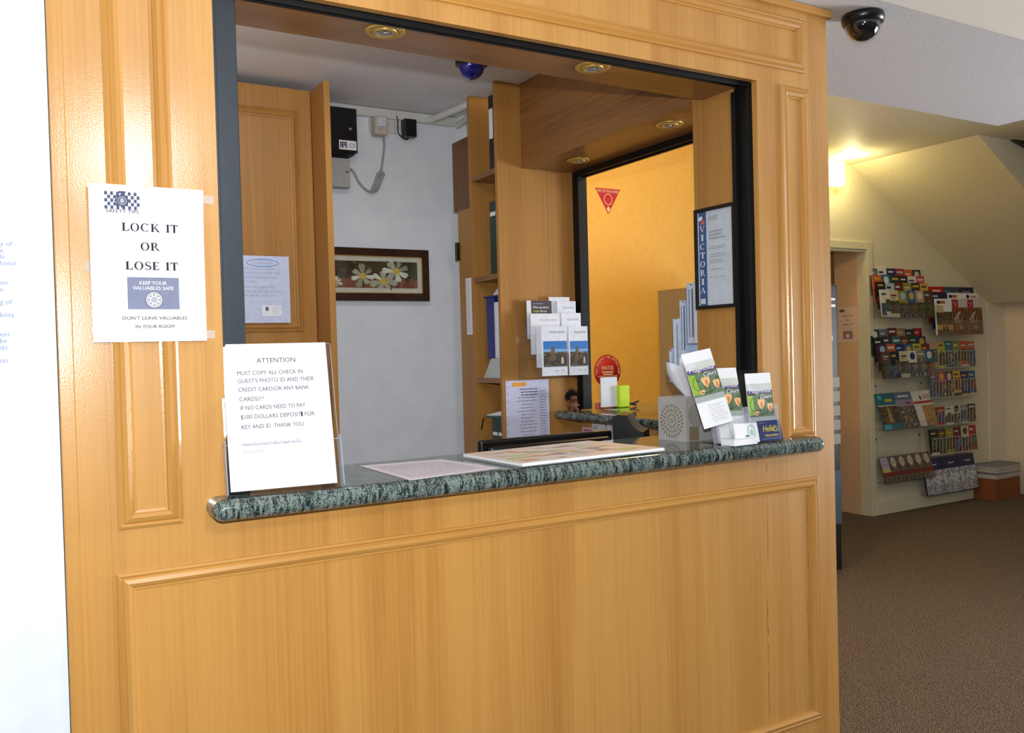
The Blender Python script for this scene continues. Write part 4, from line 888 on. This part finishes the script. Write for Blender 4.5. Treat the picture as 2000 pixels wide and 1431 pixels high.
cols = [(186, 204, 232), (222, 230, 240), (150, 170, 200), (40, 44, 56), (230, 232, 238), (120, 140, 176)]
names = ['pale blue', 'white', 'slate blue', 'black', 'off-white', 'steel blue']
tn = ['top', 'second', 'third', 'lowest']
od = ['nearest the column', 'second from the column', 'third from the column', 'fourth from the column', 'fifth from the column', 'sixth from the column', 'seventh from the column', 'eighth from the column', 'ninth from the column', 'tenth from the column', 'eleventh from the column', 'twelfth from the column', 'outermost']
for k, (ya, yb_, z0, z1, n_) in enumerate(tiers):
    pt = (yb_-ya-.002)/n_
    for j in range(n_):
        ci = (j+2*k) % 6; dh = -.004*((j*7) % 4); t_ = pt*.82
        m = MB().box(0, .20, 0, t_, 0, z1-z0+dh, mat([(196, 210, 234), (226, 230, 238)][j % 2], .6)).box(-.0004, .20, -.0005, 0, 0, z1-z0+dh, mat(cols[ci], .4)).box(-.0004, .20, t_, t_+.0005, 0, z1-z0+dh, mat(cols[ci], .4))
        if ci in (3, 5): m.box(-.0005, 0, t_*.2, t_*.8, (z1-z0)*.1, (z1-z0)*.9, mat(cols[ci], .4))
        o = m.build('magazine', M=T(1.975, ya+.001+pt*j, z0-.002))
        tag(o, f'{names[ci]} magazine, {od[j] if j < n_-1 else "outermost"} in the {tn[k]} tier of the edge-on rack', 'magazine', 'magazines in the edge-on rack')

# fire signs on the orange wall
RED = mat((200, 24, 30), .5); CRW = mat((246, 222, 180), .5)
a, b, c = [onY(*p, 2.715) for p in ((1163, 366), (1212, 371), (1188, 418))]
m = MB(); m.X = T(0, 0, 0); w = b[0]-a[0]; hh = a[2]-c[2]
m.prism([(0, 0), (w/2, -hh), (w, 0)], 'y', 0, .001, RED); m.base = .001
m.text('FIRE EXTINGUISHER', w/2, -.026, .018, CRW, 'C', w*.86); m.ring(w/2, -hh*.42, .034, .036, .004, CRW)
m.shape([(w/2-.007, -hh*.70), (w/2+.007, -hh*.70), (w/2+.007, -hh*.78), (w/2+.016, -hh*.78), (w/2, -hh*.93), (w/2-.016, -hh*.78), (w/2-.007, -hh*.78)], CRW)
o = fixn(m.build('fire_sign', M=T(a[0], 2.7185, a[2]))); tag(o, 'red triangular extinguisher sign high on the orange wall', 'sign')
p = onY(1187, 724, 2.715)
m = MB().lathe([(0, 0), (.105, 0), (.105, .001), (0, .001)], RED, 48, axis='y'); m.base = .001
m.text('WATER', 0, .005, .026, CRW, 'C', .095, bold=.02); m.rect(-.045, -.012, .045, -.003, CRW); m.rect(-.035, -.026, .04, -.018, CRW); m.rect(-.08, -.036, .08, -.032, CRW)
tx = 'THIS COLOURED FIRE EXTINGUISHER'
for i, ch_ in enumerate(tx):
    an = math.radians(192-204*i/(len(tx)-1))
    if ch_ != ' ': m.text(ch_, .082*math.cos(an), .082*math.sin(an), .015, CRW, 'C', rot=an-HP); m.lift -= .9
o = m.build('fire_sign', M=T(p[0], 2.7175, p[2])); tag(o, 'round red WATER extinguisher sign low on the orange wall', 'sign')

# ================================================================== HALL
# wall light
t = thing('wall_light', 'glowing square glass wall light beyond the timber front', 'wall light', T(onY(1643, 345, 2.66)[0]-.075, 2.72, 2.575))
GLOW = mat((255, 232, 130), .4, 0, .5, .02, 5.0)
MB().box(-.09, .09, -.012, 0, .03, .16, BRASS).build('back_plate', t, bevel=.002)
MB().box(-.085, .075, -.10, -.015, .0, .185, GLOW).build('glass_shade', t, bevel=.012)
lamp('wall_light_glow', 'POINT', (5.50, 2.50, 2.66), 5.5, (1, .84, .46), shadow_soft_size=.05)
# copy of safety notice on passage wall
m = MB(); w, hh = .20, .285; m.sheet(w, hh, mat((246, 214, 186), .6)); m.rect(.02, hh*.86, .07, hh*.94, GREYINK)
m.roman('LOCK IT', w*.5, hh*.72, .016, GREYINK, w*.5); m.roman('OR', w*.5, hh*.60, .016, GREYINK, w*.18); m.roman('LOSE IT', w*.5, hh*.48, .016, GREYINK, w*.5)
m.rect(w*.2, hh*.42, w*.8, hh*.425, PALEINK); m.rect(w*.28, hh*.1, w*.74, hh*.32, mat((160, 130, 120), .6)); m.disc(w*.5, hh*.18, .016, .016, PAPER2); m.text("DON'T LEAVE VALUABLES", w*.5, hh*.36, .006, PALEINK, 'C', w*.5)
pz = onX(1668, 668, 5.918)
o = m.build('safety_notice', M=T(5.9175, 2.995, pz[2], -HP)); tag(o, 'faded copy of the LOCK IT notice on the passage wall beside the brochure racks', 'notice')
# dark machine in the slit behind the booth
mx0, mx1 = 3.93, 4.34
hz = onY(1638, 556, 1.71)[2]
vm = thing('vending_machine', 'tall black machine standing behind the booth corner', 'machine', T(4.13, 2.0, 0))
loc(MB().box(mx0, mx1, 1.71, 2.25, .02, hz, BLACKP), 'cabinet', vm, .008)
m = MB()
for k in range(5): m.box(mx0+.04, mx1-.002, 1.704, 1.709, .78+.085*k, .84+.085*k, mat((150, 146, 132), .5))
loc(m, 'shelf_fronts', vm)
loc(MB().box(mx0+.02, mx1-.003, 1.704, 1.709, .30, .62, mat((70, 84, 100), .3)), 'lower_panel', vm)
m = MB(); m.X = T(mx1-.11, 1.7095, 1.40); m.rect(0, 0, .06, .03, WHITE); m.rect(.03, .20, .09, .215, WHITE); m.rect(.05, .24, .09, .252, WHITE); m.X = Matrix.Identity(4)
loc(m, 'white_marks', vm)

# ---- brochure wall
_pcache = {}
def pic(i):
    pal = [[(70, 60, 44), (120, 96, 60), (40, 40, 34), (150, 130, 90)], [(40, 60, 100), (90, 120, 160), (30, 36, 40), (140, 140, 130)], [(90, 40, 30), (160, 100, 60), (40, 26, 20), (190, 150, 100)], [(40, 60, 34), (90, 110, 60), (30, 30, 26), (150, 150, 110)], [(190, 186, 176), (120, 110, 96), (60, 54, 48), (210, 206, 196)], [(110, 60, 30), (150, 90, 50), (80, 50, 30), (130, 70, 40)]]
    if i not in _pcache: _pcache[i] = photo(pal[i], 20, 4, .3)
    return _pcache[i]
CM = {'navy': (30, 40, 96), 'white': (226, 224, 216), 'red': (176, 30, 36), 'orange': (206, 100, 50), 'black': (26, 26, 28), 'blue': (36, 100, 156), 'dark green': (30, 66, 40), 'pink': (204, 70, 96), 'pale blue': (170, 196, 214), 'dark red': (110, 22, 30), 'olive': (150, 146, 60), 'charcoal': (50, 54, 56), 'yellow': (216, 176, 70), 'cream': (214, 206, 168), 'brown': (96, 62, 40), 'slate': (104, 116, 140), 'teal': (30, 110, 124), 'purple': (72, 40, 84), 'coral': (206, 84, 66), 'beige': (190, 160, 138), 'lime': (184, 190, 70), 'grey': (140, 140, 136), 'tan': (170, 140, 96)}
ORD = ['leftmost', 'second', 'third', 'fourth', 'fifth', 'rightmost']
def cover(m, w, h, base, st, rnd):
    B = mat(CM[base], .35)
    alt = mat(CM[rnd.choice(['white', 'cream', 'yellow', 'pale blue'])] if base not in ('white', 'cream', 'yellow', 'lime', 'pale blue') else CM[rnd.choice(['navy', 'dark red', 'black', 'dark green'])], .35)
    m.base = .0004
    if st == 0: m.rect(0, h*.15, w, h*.62, pic(rnd.randrange(5))); m.rect(w*.15, h*.78, w*.8, h*.84, alt); m.rect(w*.2, h*.70, w*.6, h*.73, alt)
    elif st == 1: m.rect(0, 0, w, h*.70, pic(rnd.randrange(5))); m.rect(w*.12, h*.82, w*.85, h*.90, alt)
    elif st == 2: m.disc(w*.5, h*.80, w*.3, w*.28, alt); m.rect(0, 0, w, h*.55, pic(rnd.randrange(5)))
    elif st == 3: m.rect(w*.1, h*.2, w*.9, h*.7, pic(rnd.randrange(5))); m.rect(w*.1, h*.80, w*.7, h*.86, alt); m.rect(0, 0, w, h*.08, alt)
    elif st == 4: m.shape([(0, h*.45), (w*.5, h*.7), (w, h*.5), (w, h*.1), (0, h*.1)], pic(rnd.randrange(5))); m.rect(w*.15, h*.84, w*.75, h*.9, alt)
    elif st == 5: m.rect(0, h*.05, w*.5, h*.5, pic(rnd.randrange(5))); m.rect(w*.5, h*.2, w, h*.65, pic(rnd.randrange(5))); m.rect(w*.1, h*.8, w*.6, h*.87, alt)
_bn = [0]
def brochure_row(colours, x0, pitch, ztop, h, y, place, group, th=.012, tilt=-.10, name='brochure', cat='brochure', w=None, styles=None):
    n = len(colours)
    for i, c in enumerate(colours):
        _bn[0] += 1; rnd = random.Random(_bn[0]*13+1); ww = (w or pitch*.97); jz = rnd.uniform(-.006, .006)
        m = MB(); m.sheet(ww, h, mat(CM[c], .35), th); cover(m, ww, h, c, styles[i] if styles else rnd.randrange(6), rnd)
        o = m.build(name, M=T(x0+pitch*i, y, ztop-h+jz, 0, tilt, rnd.uniform(-.015, .015)))
        tag(o, f'{c} {cat}, {ORD[i] if n == 6 or i < n-1 else "rightmost"} in {place}', cat, group)
TI = ['the top tier', 'the second tier', 'the third tier', 'the front tier']
A_ = [['slate', 'white', 'navy', 'red', 'orange', 'charcoal'], ['orange', 'blue', 'dark green', 'black', 'white', 'pink'], ['black', 'pale blue', 'dark red', 'olive', 'charcoal', 'yellow'], ['white', 'cream', 'olive', 'blue', 'beige', 'brown']]
B_ = [['dark green', 'slate', 'dark red', 'tan', 'charcoal', 'red'], ['black', 'charcoal', 'teal', 'brown', 'dark green', 'navy'], ['purple', 'orange', 'navy', 'blue', 'lime', 'dark red'], ['brown', 'black', 'cream', 'white', 'grey', 'blue']]
def acrylic_rack(name, label, x0, x1, z0, z1, tops, ys, h):
    t = thing(name, label, 'brochure rack', T((x0+x1)/2, 2.715, z0), None)
    loc(MB().box(x0-.01, x1+.01, 2.714, 2.718, z0, z1, ACR), 'back_panel', t)
    loc(MB().box(x0-.012, x0-.009, ys[-1]-.03, 2.713, z0, z0+.12, ACR), 'side_panel', t); loc(MB().box(x1+.009, x1+.012, ys[-1]-.03, 2.713, z0, z0+.12, ACR), 'side_panel', t)
    for zt, y_ in zip(tops, ys): loc(MB().box(x0-.008, x1+.008, y_-.010, y_-.007, zt-h-.012, zt-h*.55, ACR), 'pocket_front', t)
TA = [1.972, 1.912, 1.852, 1.788]; YA = [2.688, 2.655, 2.622, 2.590]
acrylic_rack('brochure_rack', 'clear tiered rack full of leaflets, highest on the left of the cream wall', 5.945, 6.60, 1.57, 1.97, TA, YA, .215)
for k in range(4): brochure_row(A_[k], 5.945, .109, TA[k], .215, YA[k], TI[k]+' of the upper left rack', 'leaflets in the upper left rack')
TB = [1.487, 1.422, 1.362, 1.302]
acrylic_rack('brochure_rack', 'clear tiered rack full of leaflets, second down on the left of the cream wall', 5.945, 6.60, 1.09, 1.49, TB, YA, .21)
for k in range(4): brochure_row(B_[k], 5.945, .109, TB[k], .21, YA[k], TI[k]+' of the middle left rack', 'leaflets in the middle left rack')
# magazine holders below
ht = thing('magazine_holder', 'clear slanted wall holder with three travel magazines', 'magazine holder', T(6.3, 2.71, .68))
loc(MB().box(5.965, 6.62, 2.714, 2.718, .74, 1.045, ACR).box(5.965, 6.62, 2.60, 2.714, .684, .687, ACR).box(5.965, 6.62, 2.60, 2.603, .687, .74, ACR), 'tray', ht)
for x_ in (6.0, 6.58): loc(MB().lathe([(0, 2.71), (.007, 2.71), (.007, 2.714)], BLACKM, 12, (x_, 0, 1.03), axis='y'), 'screw', ht)
mags = [('teal', 'teal town magazine, leftmost in the slanted holder', 0), ('slate', 'slate blue scenery magazine in the middle of the slanted holder', 1), ('white', 'white curling magazine with red stripe, rightmost in the slanted holder', 2)]
for i, (c, lab, s_) in enumerate(mags):
    w, hh = .222, .297; m = MB(); m.sheet(w, hh, mat(CM[c], .3), .01, 6, 6); m.base = .0006
    if s_ == 0: m.rect(0, hh*.15, w, hh*.66, pic(0)); m.rect(w*.1, hh*.83, w*.3, hh*.95, mat((90, 180, 190), .4)); m.rect(w*.45, hh*.76, w*.85, hh*.84, mat((190, 190, 60), .4)); m.rect(0, hh*.64, w, hh*.67, mat((206, 200, 170), .4)); m.rect(0, 0, w*.4, hh*.13, mat((80, 180, 200), .4)); m.shape([(w*.4, hh*.2), (w*.6, hh*.2), (w*.55, hh*.62), (w*.45, hh*.6)], mat((170, 150, 80), .4))
    if s_ == 1: m.rect(0, 0, w, hh*.6, pic(4)); m.rect(0, hh*.6, w, hh*.78, mat((150, 146, 170), .4)); m.rect(w*.55, hh*.66, w*.85, hh*.72, mat((150, 50, 90), .4)); m.rect(w*.2, hh*.86, w*.8, hh*.91, PAPER2); m.shape([(w*.35, 0), (w*.5, 0), (w*.55, hh*.5), (w*.4, hh*.5)], mat((120, 96, 50), .4))
    if s_ == 2: m.rect(0, hh*.64, w, hh*.70, mat((190, 50, 50), .4)); m.rect(w*.4, 0, w, hh*.58, photo([(150, 110, 60), (190, 150, 90), (120, 90, 60)], 30)); m.shape([(w*.4, hh*.8), (w*.46, hh*.72), (w*.52, hh*.8), (w*.46, hh*.9)], mat((70, 70, 50), .4)); m.rect(w*.58, hh*.76, w*.9, hh*.88, mat((206, 170, 140), .4))
    cl = (lambda v, w=w: Vector((v.x, v.y-.06*max(0, v.x/w-.3)**2*(v.z/.297), v.z))) if s_ == 2 else None
    o = m.build('magazine', M=T(5.972+.224*i, 2.606, .688, 0, -.33), deform=cl); tag(o, lab, 'magazine')
ht = thing('magazine_holder', 'clear slanted wall holder with oval-marked leaflets, lowest on the left', 'magazine holder', T(6.3, 2.71, .25))
loc(MB().box(5.965, 6.575, 2.714, 2.718, .30, .625, ACR).box(5.965, 6.61, 2.60, 2.714, .262, .265, ACR).box(5.965, 6.61, 2.60, 2.603, .265, .31, ACR), 'tray', ht)
for x_ in (6.0, 6.55): loc(MB().lathe([(0, 2.71), (.007, 2.71), (.007, 2.714)], BLACKM, 12, (x_, 0, .605), axis='y'), 'screw', ht)
for i in range(6):
    w, hh = .104, .21; m = MB(); m.sheet(w, hh, photo([(90, 76, 90), (130, 110, 90), (70, 50, 44), (150, 130, 120)], 30), .008); m.base = .0006
    if i: m.disc(w*.5, hh*.76, w*.30, hh*.19, mat((206, 196, 170), .4)); m.rect(w*.38, hh*.72, w*.62, hh*.74, GREYINK); m.rect(w*.35, hh*.78, w*.65, hh*.8, GREYINK)
    else: m.rect(w*.05, hh*.55, w*.95, hh*.98, mat((170, 166, 196), .4)); m.line([(w*.1, hh*.7), (w*.9, hh*.7)], .003, RED); m.rect(w*.05, hh*.4, w*.95, hh*.55, mat((206, 186, 110), .4))
    m.rect(0, hh*.24, w, hh*.40, mat((120, 36, 30), .4)); m.rect(w*.15, hh*.05, w*.75, hh*.18, pic(4))
    o = m.build('brochure', M=T(5.972+.106*i, 2.606, .267, 0, -.33)); tag(o, ['leaflet with striped picture, leftmost', 'oval-marked leaflet, second from left', 'oval-marked leaflet, third from left', 'oval-marked leaflet, fourth from left', 'oval-marked leaflet, fifth from left', 'oval-marked leaflet, rightmost'][i]+' in the lowest slanted holder', 'brochure', 'leaflets in the lowest slanted holder')
# right column: big brochures
def mag(x, y, z, w, h, label, fn, tilt=-.06, base=WHITE, group=None, th=.014):
    m = MB(); m.sheet(w, h, base, th); m.base = .0006; fn(m, w, h); o = m.build('brochure', M=T(x, y, z, 0, tilt)); return tag(o, label, 'brochure', group)
SHR = mat((176, 26, 40), .4); WH2 = mat((214, 210, 208), .4)
def f55(m, w, h):
    m.rect(0, 0, w, h*.76, pic(5)); m.rect(0, 0, w, h*.12, mat((110, 40, 26), .4)); m.shape([(w*.1, h*.4), (w*.35, h*.62), (w*.6, h*.66), (w*.35, h*.48)], mat((190, 176, 160), .4))
    m.shape([(w*.02, h*.98), (w*.42, h*.98), (w*.42, h*.80), (w*.35, h*.72), (w*.22, h*.69), (w*.09, h*.72), (w*.02, h*.80)], SHR); m.line([(w*.1, h*.92), (w*.24, h*.84), (w*.34, h*.92)], .006, WH2); m.line([(w*.24, h*.84), (w*.22, h*.76)], .006, WH2)
    m.text('55', w*.10, h*.34, .04, WH2, 'L', w*.34); m.line([(w*.52, h*.33), (w*.62, h*.5)], .006, WH2); m.disc(w*.5, h*.2, .016, .016, mat((190, 170, 150), .4), 14)
def fw1(m, w, h):
    m.rect(w*.0, 0, w, h*.64, pic(0)); m.rect(w*.02, h*.62, w*.45, h*.82, mat((206, 196, 130), .4)); m.rect(w*.08, h*.86, w*.3, h*.94, INK); m.rect(w*.32, h*.86, w*.6, h*.94, mat((200, 96, 60), .4)); m.rect(0, h*.14, w, h*.28, mat((206, 160, 70), .4)); m.shape([(w*.3, h*.05), (w*.4, h*.3), (w*.52, h*.12), (w*.6, h*.3), (w*.75, h*.1)], mat((50, 36, 26), .4))
mag(6.635, 2.588, 1.425, .212, .30, 'white topped tour brochure, left of the two brown shield brochures', fw1)
mag(6.85, 2.588, 1.425, .212, .30, 'brown brochure with red shield and 55, left one of the pair', f55, base=WH2)
mag(7.065, 2.588, 1.425, .205, .30, 'brown brochure with red shield and 55, right one of the pair', f55, base=WH2)
mag(6.635, 2.622, 1.478, .21, .30, 'navy brochure tucked behind the white topped tour brochure', lambda m, w, h: m.rect(w*.05, h*.88, w*.4, h*.92, PAPER2), base=mat((20, 26, 62), .4))
mag(6.85, 2.622, 1.478, .212, .30, 'white brochure behind the left brown shield brochure', fw1)
mag(7.065, 2.622, 1.478, .205, .30, 'white brochure with black diamond behind the right brown shield brochure', lambda m, w, h: (m.shape([(w*.2, h*.9), (w*.32, h*.97), (w*.44, h*.9), (w*.32, h*.82)], INK), m.rect(w*.5, h*.86, w*.9, h*.93, mat((190, 150, 150), .4))))
mag(6.635, 2.656, 1.53, .21, .30, 'red brochure at the back of the upper right rack', lambda m, w, h: m.rect(w*.3, h*.86, w*.8, h*.91, CRW), base=RED)
mag(6.85, 2.656, 1.53, .212, .30, 'dark scenic brochure at the back of the upper right rack', lambda m, w, h: m.rect(0, 0, w, h*.9, pic(1)), base=mat((60, 64, 90), .4))
mag(7.065, 2.656, 1.53, .205, .30, 'dark navy brochure at the back right of the upper right rack', lambda m, w, h: m.rect(w*.2, h*.86, w*.75, h*.89, mat((150, 160, 190), .4)), base=mat((24, 30, 56), .4))
rr = thing('brochure_rack', 'clear tiered rack of large tour brochures on the right of the cream wall', 'brochure rack', T(6.95, 2.71, 1.42))
loc(MB().box(6.625, 7.28, 2.714, 2.718, 1.42, 1.82, ACR), 'back_panel', rr)
for k, (y_, z_) in enumerate([(2.656, 1.53), (2.622, 1.478), (2.588, 1.425)]): loc(MB().box(6.625, 7.28, y_-.006, y_-.003, z_-.008, z_+.12, ACR).box(6.625, 7.28, y_-.003, 2.713, z_-.008, z_-.004, ACR), 'pocket_front', rr)
def wire_rack(label, x0, x1, y, z0, z1):
    t = thing('wire_rack', label, 'wire rack', T((x0+x1)/2, 2.71, z0))
    m = MB(); n = int((x1-x0)/.042)
    for i in range(n+1): x = x0+(x1-x0)*i/n; m.tube([(x, 2.716, z0), (x, y, z0), (x, y, z1)], .0018, WIRE, 6)
    loc(m, 'upright_wires', t); loc(MB().tube([(x0, y, z1), (x1, y, z1)], .002, WIRE, 6).tube([(x0, y, z0), (x1, y, z0)], .0025, WIRE, 6).tube([(x0, 2.716, z0), (x1, 2.716, z0)], .0025, WIRE, 6), 'cross_wires', t)
    loc(MB().box(x0, x1, y+.004, 2.716, z0+.002, z0+.004, WPLAS), 'shelf_strip', t)
wire_rack('white wire rack of leaflets, just below the large tour brochures', 6.63, 7.27, 2.635, 1.148, 1.29)
brochure_row(['beige', 'lime', 'teal', 'olive', 'coral', 'orange'], 6.64, .104, 1.372, .215, 2.652, 'the upper wire rack', 'leaflets in the upper wire rack', tilt=-.08)
wire_rack('white wire rack of leaflets, second below the large tour brochures', 6.61, 7.26, 2.625, .905, 1.05)
brochure_row(['slate', 'pink', 'purple', 'yellow', 'navy', 'blue'], 6.62, .106, 1.118, .205, 2.645, 'the second wire rack', 'leaflets in the second wire rack', tilt=-.08)
wire_rack('white wire rack of leaflets, third below the large tour brochures', 6.60, 7.26, 2.635, .672, .80)
brochure_row(['brown', 'red', 'white', 'cream', 'grey', 'black'], 6.61, .107, .828, .15, 2.652, 'the third wire rack', 'leaflets in the third wire rack', tilt=-.08)
wire_rack('white wire rack of leaflets, lowest on the right of the cream wall', 6.60, 7.26, 2.625, .432, .57)
brochure_row(['black', 'brown', 'olive', 'dark red', 'cream', 'red'], 6.61, .107, .645, .21, 2.645, 'the lowest wire rack', 'leaflets in the lowest wire rack', tilt=-.08)
SN = photo([(206, 210, 220), (120, 124, 140), (230, 232, 238), (60, 64, 90)], 26)
def fsn(m, w, h): m.rect(0, 0, w, h*.66, SN); m.rect(w*.4, h*.80, w*.75, h*.825, PAPER2); m.line([(w*.5, h*.55), (w*.35, h*.1)], .008, PAPER2); m.line([(w*.52, h*.55), (w*.75, h*.15)], .006, mat((200, 190, 150), .4))
for i in range(3): mag(6.52+.235*i, 2.622, .112, .228, .297, ['navy snow magazine, leftmost of three above the skirting', 'navy snow magazine, middle of three above the skirting', 'navy snow magazine, rightmost of three beside the carton'][i], fsn, tilt=-.16, base=mat((26, 32, 84), .35), group='snow magazines above the skirting')
t = thing('magazine_holder', 'clear holder of three snow magazines above the skirting', 'magazine holder', T(6.87, 2.70, .10))
loc(MB().box(6.51, 7.23, 2.60, 2.698, .105, .108, ACR).box(6.51, 7.23, 2.60, 2.603, .108, .19, ACR), 'tray', t)
# carton of newspapers
bxm = mat((140, 78, 40), .7)
t = thing('cardboard_carton', 'brown cardboard carton on the carpet in the corner beside the snow magazines', 'carton', T(7.45, 2.6, 0))
x0, x1, y0, y1 = 7.26, 7.63, 2.50, 2.695
zt = .185
loc(MB().box(x0, x1, y0, y0+.006, .002, zt, bxm).box(x0, x1, y1-.006, y1, .002, zt, bxm).box(x0, x0+.006, y0+.006, y1-.006, .002, zt, bxm).box(x1-.006, x1, y0+.006, y1-.006, .002, zt, bxm).box(x0+.006, x1-.006, y0+.006, y1-.006, .002, .01, bxm), 'box', t)
rnd = random.Random(2)
for i in range(7):
    c = rnd.choice([(190, 190, 190), (150, 150, 154), (206, 200, 190), (120, 124, 136)]); z_ = zt+.001+.017*i; j = rnd.uniform(-.02, .02)
    if i == 0: z_ = zt+.001
    o = MB().box(-.17, .17, -.095, .095, 0, .0155, mat(c, .6)).box(-.16, .16, -.09, .09, .0155, .0162, pic(rnd.randrange(5))).build('newspaper', M=T(7.45+j, 2.59, z_, rnd.uniform(-.06, .06)), bevel=.003)
    tag(o, f'grey newspaper, {["bottom","second from bottom","third from bottom","middle","third from top","second from top","topmost"][i]} of the pile on the brown carton', 'newspaper', 'newspapers on the carton')
# stair rail fragment at upper right
p = onY(1985, 277, 1.69)
o = MB().prism([(0, .03), (.30, -.04), (.42, .10), (.38, .12), (.28, .0), (.02, .05)], 'y', 0, .03, BLACKP).prism([(.06, .045), (.275, .004), (.36, .115)], 'y', .012, .018, WHITE).build('stair_bracket', M=T(onY(1958, 275, 1.69)[0], 1.668, p[2])); tag(fixn(o), 'black angular bracket with white infill on the stair side', 'bracket')
